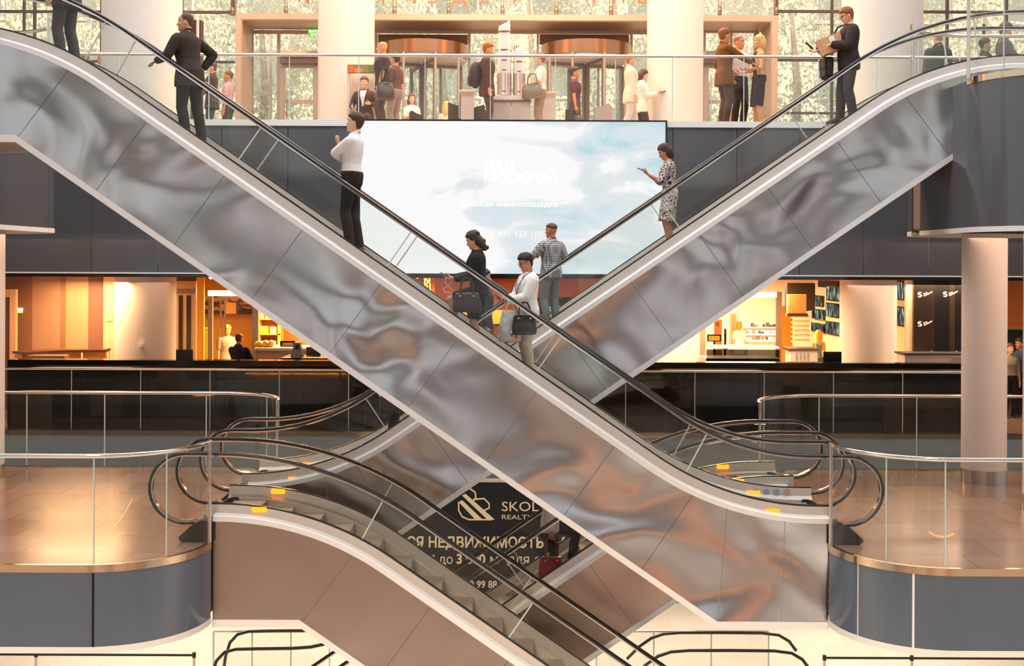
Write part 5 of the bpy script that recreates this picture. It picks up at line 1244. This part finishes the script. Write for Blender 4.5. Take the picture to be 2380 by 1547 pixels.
c = held('earphone_cable', 'white looped cable hanging from the phone of the woman in black', 'cable', J, (.42,.02,1.02)); MB().tube([(0,0,.04),(.01,.02,-.05),(-.05,.02,-.11),(-.1,.03,-.14),(-.08,.02,-.18),(.02,.03,-.17),(.03,.02,-.12),(-.03,.02,-.09),(-.08,.02,-.04)], .006, 6).build('cord', M_WHITE, c, True); MB().ell((-.08,.02,-.03), .012, .01, .014).build('earbud', M_WHITE, c, True)
handbag('handbag', 'dark brown leather handbag hanging from the arm of the woman in black', J, (.13,.25,.60), .36, .17, .24, '30242a', .20)
q = on_esc(E_FU, 1226, 598, -.08)
J = person('person in a white long-sleeved top and beige cargo trousers with glasses and a lanyard', q['loc'], 205, q['h']+.04, top='shirt', topc='f0efed', hem=-.07, tin=.024, botc='c3b8a2', hair='short', hairc='2a1d1a', skin='c98a6c', hands=((.30,.03,1.02),(.30,-.08,1.04)), hpose=('hold','hold'), head=(-5,20), glasses=True, vox=V1, shoe='8a8070', feet=((.02,.09,0),(-.05,-.10,0)))
phone('phone in the hands of the man in the white top', J, (.42,.02,1.07), (0,-.5,-.3), '26211f')
c = held('lanyard', 'dark lanyard hanging round the neck over the white top', 'lanyard', J, (0,0,0)); k = J['k']
MB().tube([J['T'](-.07*k,.0,.60*k), J['T'](-.0*k,.095*k,.59*k), J['T'](.105*k,.085*k,.52*k), J['T'](.172*k,.05*k,.38*k), J['T'](.172*k,.0,.25*k), J['T'](.172*k,-.05*k,.38*k), J['T'](.105*k,-.085*k,.52*k), J['T'](-.0*k,-.095*k,.59*k), J['T'](-.07*k,0,.60*k)], .006, 6).build('strap', mat('lanyard_grey', '4a4c50', .6), c, True)
MB().box((.172*k),.178*k,-.03,.03, J['T'](0,0,.18*k).z, J['T'](0,0,.27*k).z).build('badge', mat('badge_grey', 'a8a8aa', .3), c)
handbag('handbag', 'glossy black handbag hanging from the arm of the man in the white top', J, (.16,.24,.60), .31, .16, .24, '0f0e10', .17, .16, yaw=-.45)
pb = held('carrier_bag', 'clear plastic carrier bag with colourful print behind the black handbag', 'bag', J, (.30,.10,.50)); rings = []
for z, a, b in ((0,.13,.05),(.03,.15,.08),(.15,.14,.075),(.30,.125,.05),(.40,.10,.02)): rings.append([(a*math.copysign(abs(math.cos(t*PI/12))**.5, math.cos(t*PI/12)), b*math.copysign(abs(math.sin(t*PI/12))**.6, math.sin(t*PI/12))+.01*math.sin(t*3+z*30), z) for t in range(24)])
MB().loft(rings).build('body', mat('bag_film', 'b9bcc0', .25, var=.2, vscale=9., bump=.6, bscale=12., bdist=.04), pb, 60)
cm = mat('bag_print', 'e0a03a', .5)
for i, c_ in enumerate(('d8402c','e8b22c','3c9a5c','3a6ab0','e07a2c','f0e2c0','2c7a4a','c83a5a')): MB().ell((-.055+.03*(i%3), .074-.004*(i//3), .06+.035*(i//2)), .022, .012, .026).build('print_patch', mat('print_'+c_, c_, .4), pb, True)
for s in (-1,1): MB().tube([(-.06*s,0,.39),(-.03*s,.01,.50),(0,.01,.54)], .007, 6).build('strap', mat('bag_film', 'b9bcc0', .25), pb)
# ---- upper rear escalator
q = on_esc(E_RU, 1280, 522, -.15)
J = person('person in a grey plaid short-sleeved shirt and jeans seen from behind', q['loc'], 125, q['h']+.0, build=1.02, top='shirt', topm=plaid(), sleeve=.42, hem=-.07, tin=.024, botc='7f868c', hair='flat', hairc='54443a', skin='c98458', hands=((.30,.22,1.03),(.2,-.2,.95)), hpose=('rest','relax'), head=(12,0), vox=V1, collar=True)
q = on_esc(E_RU, 1556, 342, -.1)
J = person('person in a black and white patterned dress looking at a phone', q['loc'], 180, q['h']+.04, True, build=1.06, top='dress', topm=swirl(), sleeve=.68, knee=.95, hair='bob', hairc='40241a', skin='c98f72', hands=((.31,.02,1.16),(.30,-.04,1.15)), hpose=('hold','hold'), head=(0,26), lean=4, vox=V1, shoe='1e1a18')
phone('phone in the hands of the woman in the patterned dress', J, (.41,-.01,1.225), (0,-.4,0), '3a2430')
q = on_esc(E_RU, 1972, 25, -.1)
J = person('person in a dark sweater and jeans with glasses carrying a cardboard box', q['loc'], 182, q['h']+.03, build=1.08, belly=.03, top='shirt', topc='38302c', hem=-.11, tin=.028, botc='453e3b', hair='short', hairc='8a4e2a', skin='e2ab84', hands=((.28,.10,1.13),(.42,-.12,1.08)), poles=((-.9,.6,-.3),None), hpose=('rest','hold'), head=(0,20), glasses=True, vox=V1, feet=((-.02,.10,0),(.12,-.09,0)), shoe='2c2624')
phone('phone in the outstretched hand of the man with the box', J, (.55,-.12,1.15), (0,-.7,0), '2a2422')
bx = held('cardboard_box', 'taped brown cardboard box held against the chest', 'box', J, (.23,.03,1.03)); R = Euler((0.1,.38,.0)).to_matrix()
def rb_(mb): mb.v = [tuple(R @ V(v)) for v in mb.v]; return mb
rb_(MB().box(-.17,.17,-.09,.09,0,.24)).build('carton', mat('cardboard', 'cf9a6c', .8, var=.06), bx, bevel=.004); rb_(MB().box(-.172,.172,.02,.06,-.002,.243)).build('tape', mat('tape_peach', 'e8c0a0', .3), bx); rb_(MB().box(-.06,.02,.088,.094,.05,.22)).build('address_label', M_WHITE, bx)
ms = held('messenger_bag', 'dark messenger bag hanging at the hip of the man with the box', 'bag', J, (.30,-.10,.66)); m = mat('bag_canvas', '2c211c', .7, bump=.4)
MB().box(-.06,.06,-.17,.17,0,.30).build('body', m, ms, bevel=.03); MB().box(-.066,.068,-.165,.165,.13,.305).build('flap', m, ms, bevel=.02); MB().tube([(0,-.16,.28),(-.06,-.20,.5),(-.2,-.1,.78),(-.28,.1,.80)], .014, 6).build('strap', m, ms, True)
x_ = WX(916, E_RU.yc); J = person('person in black near the foot of the rear escalator, head hidden by the front escalator', (x_, E_RU.yc, E_RU.stand(x_)), 0, 1.74, top='jacket', topc='141314', botc='131213', vox=.011, hands=((.05,.26,.84),(.08,-.27,.86)), shoe='0f0e0e')
handbag('shoulder_bag', 'black bag at the side of the person in black near the rear escalator foot', J, (-.02,-.36,.42), .30, .12, .28, '161415', .16)
x_ = WX(1126, E_RU.yc+.1); J = person('person in a dark coat standing behind the woman in black', (x_, E_RU.yc+.1, E_RU.stand(x_)), 0, 1.66, top='jacket', topc='2b2d31', botc='2a2c30', vox=.012, hair='short')
# ---- lower rear escalator
x_ = WX(1282, E_RL.yc); z_ = E_RL.stand(x_)
J = person('person in a grey shirt and dark jeans climbing, holding a red bag', (x_, E_RL.yc, z_), 0, 1.72, top='shirt', topc='c9c6c6', hem=-.10, tin=.026, botc='1c2026', sleeve=1.0, feet=((.34,.09,.275),(.0,-.10,0)), hands=((.2,.2,1.0),(.0,-.30,.82)), hpose=('relax','grip'), vox=.010, shoe='d8d4d0', skin='a87860')
handbag('tote_bag', 'dark red tote bag held by the climbing person', J, (.0,-.32,.20), .36, .15, .30, '8e1018', .30, .7)
# ---- upper floor
def stool(x, Y, label):
    t = thing('stool', label, 'stool', (x, Y, ZF2)); MB().cyl(x, Y, ZF2+.40, ZF2+.46, .17, 24).build('seat', mat('stool_brown', '5a4438', .5), t, True)
    for a in range(4): MB().tube([(x+.1*math.cos(a*PI/2+.8), Y+.1*math.sin(a*PI/2+.8), ZF2+.41), (x+.17*math.cos(a*PI/2+.8), Y+.17*math.sin(a*PI/2+.8), ZF2)], .014, 8).build('leg', M_CHROME, t)
def L2(px, py, h, label, face, **k):
    dx = px-CX; y = py-RO*dx; s = (H0-y)/(2.5+h) if not k.get('sit') else (H0-y)/(2.5+h-.42); Y = F/s
    k.setdefault('vox', .012); return person(label, (WX(px+RO*(py-H0), Y), Y, ZF2), face, h, **k)
S_ = dict(group=None)
L2(888, 99, 1.80, 'bald person in a dark polo with a bag, upper floor left of the kiosk side', 200, hair='bald', top='shirt', topc='4a332a', sleeve=.42, botc='5a463c', hem=-.08, tin=.024, skin='d99a66', hands=((.12,.24,.90),None))
handbag('shoulder_bag', 'dark jacket and bag carried between the bald man and his neighbour', PEOPLE and {'root': PEOPLE[-1]}, (.02,.36,.62), .34, .2, .34, '4a3a32', .3)
L2(918, 126, 1.72, 'person in a brown top standing behind the bald man', 150, hair='short', top='shirt', topc='6a4a3c', sleeve=.45, botc='9a8678', skin='cf9468')
L2(847, 189, 1.70, 'person in a dark suit and white shirt sitting in front of the kiosk frame', 262, sit=True, feet=((.45,.10,0),(.45,-.1,0)), top='jacket', topc='4a3328', botc='4a3328', shirtfront='efe6dc', hairc='5a3c2a', hands=((.22,.18,.78),(.24,-.2,.72)))
_p = PEOPLE[-1].location; stool(_p.x, _p.y+.02, 'round brown stool under the suited person at the kiosk')
L2(957, 232, 1.62, 'seated person in a white blouse smiling beside the left revolving door', 285, fem=True, sit=True, top='shirt', topc='f2e8e0', sleeve=.4, botc='4a3a34', hair='long', hairc='6a4632', feet=((.45,.10,0),(.45,-.1,0)), hands=((.25,.06,.78),(.28,-.06,.8)))
L2(1038, 250, 1.60, 'seated blonde person seen from behind, near the white high table', 80, fem=True, sit=True, top='shirt', topc='e2d4c8', sleeve=.5, botc='8a7a70', hair='blond_long', hairc='d8a868', feet=((.45,.10,0),(.45,-.1,0)))
_p = PEOPLE[-2].location; stool(_p.x, _p.y+.02, 'round brown stool under the seated young woman in white')
_p = PEOPLE[-1].location; stool(_p.x, _p.y-.02, 'round brown stool under the seated blonde person')
J = L2(1133, 102, 1.82, 'person in a dark brown suit with a backpack left of the tower model', 0, top='jacket', topc='5a3826', botc='5a3c2c', hairc='9a5a2c', skin='d99a62', head=(0,10))
bp = held('backpack', 'dark backpack on the back of the man left of the tower model', 'bag', J, (-.24,0,1.0)); MB().ell((0,0,.2), .13, .17, .27).build('body', mat('backpack_brown', '3c2a22', .7), bp, True); MB().ell((-.1,0,.1), .06, .13, .13).build('pocket', mat('backpack_brown', '3c2a22', .7), bp, True)
for s in (-1,1): MB().tube([(.06,s*.1,.42),(.18,s*.11,.46),(.32,s*.11,.30)], .016, 6).build('strap', mat('backpack_brown', '3c2a22', .7), bp, True)
J = L2(1256, 127, 1.68, 'person in a light blouse carrying an olive shoulder bag right of the tower model', 170, fem=True, top='shirt', topc='e6dcd4', sleeve=.5, bottom='trousers', botc='9a7f6c', hair='short', hairc='8a4e2c', hands=((.22,.2,1.05),None))
handbag('shoulder_bag', 'large olive shoulder bag on the arm of the person in the light blouse', J, (.12,.26,.76), .42, .14, .28, '84705a', .22)
J = L2(1337, 158, 1.74, 'person in a plum polo shirt walking right with a briefcase', 350, top='shirt', topc='5c3a40', sleeve=.42, botc='5a4a44', skin='c98a5c', feet=((.12,.09,0),(-.2,-.09,.03)))
handbag('briefcase', 'brown bag in the hand of the person in the plum polo', J, (.02,-.3,.42), .36, .10, .24, '5a4034', .12)
L2(1466, 128, 1.72, 'person in a loose cream jacket walking right in front of the inner column', 10, fem=True, top='jacket', topc='ead6bc', botc='cfc4bc', hair='short', hairc='a86a3c', feet=((.2,.09,0),(-.2,-.09,.03)), vox=.012)
J = L2(1493, 163, 1.66, 'person with dark bobbed hair looking at a phone beside the inner column', 0, fem=True, top='shirt', topc='eadccf', botc='4a342a', hair='bob', hairc='4a2a1a', hands=((.3,.02,1.15),(.3,-.04,1.14)), hpose=('hold','hold'), head=(0,20), feet=((-.1,.09,0),(.16,-.09,0)), hem=-.15, tin=.03)
phone('phone held by the person with bobbed hair beside the inner column', J, (.44,-.01,1.19), (0,-.4,0), '4a3a34')
V2 = .0115
L2(1684, 70, 1.84, 'person in a brown suit jacket, left of the chatting trio', 12, top='jacket', topc='7a4e24', botc='5a4436', hairc='8a4c22', skin='d8955a', hands=((.2,.2,1.1),(.50,-.14,1.22)), hpose=('relax','rest'), vox=V2, head=(10,2))
L2(1718, 86, 1.82, 'person in a white shirt and dark trousers, middle of the chatting trio', 300, top='shirt', topc='f0e4da', sleeve=1.0, botc='3c2c26', hair='buzz', hairc='8a5a3a', skin='cf8e58', hands=((.12,.30,.95),(.10,-.28,1.0)), vox=V2, head=(20,0))
L2(1764, 84, 1.78, 'blonde person in a sleeveless black dress, right of the chatting trio', 188, fem=True, top='tank', topc='3a241c', hem=-.02, bottom='skirt', botc='3a2a24', knee=1.12, hair='bob', hairc='e8b868', skin='e0a878', hands=((.26,.10,1.12),(.28,-.1,1.1)), hpose=('hold','hold'), vox=V2)
L2(2180, 76, 1.80, 'person in a long dark coat seen from behind at the right chrome post', 90, top='jacket', topc='3c332f', botc='3a322e', hair='buzz', hairc='a88670')
L2(2334, 56, 1.93, 'person in a grey suit bending over papers at the upper right', 340, top='jacket', topc='6a5f59', botc='5a514c', hairc='6a4632', hands=((.4,.15,1.05),(.4,-.15,1.05)), head=(0,15), shirtfront='f0e8e2')
L2(2290, 92, 1.70, 'person in a dark suit left of the man bending over papers', 350, top='jacket', topc='3a322e', botc='3a322e', hairc='4a3022', shirtfront='eee6e0')
L2(531, 167, 1.74, 'person in a pink polo shirt left of the entrance portal', 178, top='shirt', topc='d8a8ac', sleeve=.42, botc='4a3a34', hair='buzz', hairc='6a4630', skin='c98c64')
L2(492, 146, 1.76, 'person in dark clothes holding a paper bag behind the display totem', 200, top='jacket', topc='4a3c36', botc='3c322e', hairc='5a3c2a', hands=((.3,.1,.95),None))
L2(198, 126, 1.66, 'brown-haired person behind the left glass balustrade', 120, top='shirt', topc='8a7468', hair='short', hairc='9a6a42')
L2(238, 124, 1.68, 'blond person in a white shirt behind the left glass balustrade', 90, fem=True, top='shirt', topc='eee6e0', hair='bob', hairc='c09a70')
# ---- shops of level 1
def L1(px, py, h, label, face, **k):
    dx = px-CX; y = py-RO*dx; s = (y-H0)/(3.5-h); Y = F/s
    k.setdefault('vox', .013); return person(label, (WX(px+RO*(py-H0), Y), Y, ZF), face, h, **k)
L1(528, 757, 1.80, 'person in a grey t-shirt at the counter of the orange shop', 300, top='shirt', topc='9a8a80', sleeve=.42, botc='4a4040', hairc='c08a3c', skin='e0a868', hem=-.08, tin=.022, hands=((.1,.28,.9),None), head=(0,16))
L1(556, 777, 1.78, 'person in a navy jacket seen from behind at the orange shop counter', 75, top='jacket', topc='1e2440', botc='20222c', hair='buzz', hairc='4a2c1a', skin='c98c58', hands=((.36,.1,1.1),(.34,-.2,1.1)), build=1.08)
L1(1718, 748, 1.66, 'ginger-haired person in white standing inside the electronics shop', 80, fem=True, top='dress', topc='f6ece0', hair='bob', hairc='d8922c', sleeve=.4, skin='e8b07c')
L1(1902, 769, 1.66, 'blonde person in a teal tank top with her back turned', 95, fem=True, top='tank', topc='5d8796', botc='4a5a66', hair='blond_long', hairc='e0a43c', skin='e0a060', vox=.011, hem=-.02)
L1(2370, 788, 1.76, 'person in a denim shirt at the right picture edge', 200, top='shirt', topc='3c5066', botc='1e2024', hairc='2c1c14', skin='b87848')
L1(2348, 800, 1.66, 'person in a patterned dark top behind the slim column', 270, fem=True, top='shirt', topm=mat('leaf_print', '2c2420', .8, var=.5, vscale=40., col2='b0a488'), botc='1c1a1a', hair='bob', hairc='5a2c20')
# ================================================================ the other side of the atrium, behind the camera (seen in the steel)
M_OPW = mat('opposite_wall', 'c9c6c3', .6, var=.05); M_OPD = mat('opposite_slab', '756a63', .5, var=.05); M_OPB = mat('opposite_brown', 'a9a29d', .5, var=.1)
struct(MB().box(-30, 30, -4, YG+.1, 20.6, 21.0).build('ceiling', mat('sun_blocking_roof', '8f8580', .8, var=.05)))  # unseen roof, added and sized to keep the sun off the hall
struct(MB().box(-30, 30, -14, -5, 11.0, 12.0).build('floor', M_OPW)); struct(MB().box(-30, 30, -14, -5, 5.1, 6.0).build('floor', M_OPD))
struct(MB().box(-30, 30, -5.1, -5, 9.4, 12.1).build('wall_opposite_fascia', mat('opposite_fascia', 'b5b2b0', .4, var=.05)))
struct(MB().box(-30, 30, -14.2, -14, 6, 11).build('wall_opposite', M_OPW)); struct(MB().box(-30, 30, -14.2, -14, 0, 5.1).build('wall_opposite_ground', M_OPB))
struct(MB().box(-30, 30, -5.1, -5, 5.0, 6.1).build('wall_opposite_edge', M_OPD))
for x in (-16, -8, 0, 8, 16):
    struct(MB().cyl(x, -7, 0, 20.6, .6, 32).build('column', M_COL, smooth=True))
# ================================================================ light
w = bpy.data.worlds.new('sky'); SC.world = w; w.use_nodes = True; nt = w.node_tree; nt.nodes.clear()
tc = nd(nt, 'ShaderNodeTexCoord'); sp = nd(nt, 'ShaderNodeSeparateXYZ'); nt.links.new(tc.outputs['Generated'], sp.inputs[0])
cr = nd(nt, 'ShaderNodeValToRGB'); cr.color_ramp.elements[0].position = .45; cr.color_ramp.elements[0].color = lin('b8a594')
cr.color_ramp.elements[1].position = .75; cr.color_ramp.elements[1].color = lin('eef1f5')
e2 = cr.color_ramp.elements.new(.52); e2.color = lin('f2efec')
mr = nd(nt, 'ShaderNodeMapRange'); mr.inputs[1].default_value = -1; nt.links.new(sp.outputs[2], mr.inputs[0]); nt.links.new(mr.outputs[0], cr.inputs[0])
bg = nd(nt, 'ShaderNodeBackground', Strength=.85); nt.links.new(cr.outputs[0], bg.inputs[0])
wo = nd(nt, 'ShaderNodeOutputWorld'); nt.links.new(bg.outputs[0], wo.inputs[0])
def area(name, loc, rot, sx, sy, col, power):
    l = bpy.data.lights.new(name, 'AREA'); l.shape = 'RECTANGLE'; l.size = sx; l.size_y = sy; l.color = lin(col)[:3]; l.energy = power
    o = bpy.data.objects.new(name, l); C.objects.link(o); o.location = loc; o.rotation_euler = rot; return o
# shop ceilings of level 1, warm
for x, y, p, c in ((-9.6, 27.0, 240, 'ffca96'), (-7.2, 25.9, 12, 'ffd9b4'), (-5.4, 30.5, 750, 'ffd08c'), (-.5, 28.5, 240, 'ffc884'), (4.6, 27.6, 300, 'ffdcae'), (6.2, 33, 900, 'ffd29a'), (7.6, 40, 1100, 'ffdcae'), (8.6, 25.9, 25, 'ffdcba'), (9.8, 26.6, 150, 'ffd6b0')):
    area('shop_light', (x, y, 9.0), (0,0,0), 2.2, 2.2, c, p)
for x in (-9, -3, 3, 9): area('ground_light', (x, 29.5, 4.95), (0,0,0), 3.5, 3, 'fff0dd', 225)
for x, p in ((-8.5, 260), (-2.5, 750), (2.6, 750), (8.5, 260)): area('warm_glow_fill', (x, 25.6, 19.5), (.12,0,0), 3, 2, 'ffbd84', p*.8)  # added warm lamps that stand in for the orange glow over the hall
# added overhead fill below the roof, and added warm fill over the landings
area('overhead_fill', (0, 14.5, 20.5), (0,0,0), 24, 7, 'f4f6fa', 2100)
area('overhead_fill', (0, 24.5, 20.5), (0,0,0), 24, 6, 'fff0e0', 1500)
for x in (-9, 9): area('landing_fill', (x, 17.0, 9.9), (0,0,0), 3.5, 6, 'ffd4b8', 130)
# unseen lamps on the opposite side, added for the reflections in the steel
for x in (-14, -5, 5, 14):
    area('opposite_light', (x, -9.5, 10.9), (0,0,0), 5, 3, 'f2f5ff', 800)
    area('opposite_ground_light', (x, -9.5, 5.0), (0,0,0), 5, .12, 'ff9a30', 60)
    area('opposite_floor_light', (x, -11.5, 5.0), (0,0,0), 4, 1.5, 'f6f7fb', 160)
area('amber_streak_light', (5, -4.85, 2.4), (PI/2,0,0), 9, .03, 'ff8a1c', 30)  # added amber lines, placed to draw orange streaks in the lower panels
area('amber_streak_light', (-9, -4.85, 4.4), (PI/2,0,0), 6, .03, 'ff8a1c', 20)
su = bpy.data.lights.new('sun', 'SUN'); su.energy = 5.0; su.angle = math.radians(18); su.color = lin('ffdcb4')[:3]
so = bpy.data.objects.new('sun', su); C.objects.link(so); so.rotation_euler = (math.radians(48), 0, math.radians(-12))
# ---------------------------------------------------------------- render look
SC.view_settings.view_transform = 'Standard'; SC.view_settings.look = 'None'; SC.view_settings.gamma = 1.0; SC.view_settings.use_curve_mapping = False
SC.view_settings.exposure = 0.24
SC.cycles.transparent_max_bounces = 40; SC.cycles.max_bounces = 7; SC.cycles.diffuse_bounces = 3; SC.cycles.glossy_bounces = 5
SC.cycles.use_denoising = True; SC.cycles.caustics_reflective = False; SC.cycles.caustics_refractive = False; SC.cycles.sample_clamp_indirect = 6
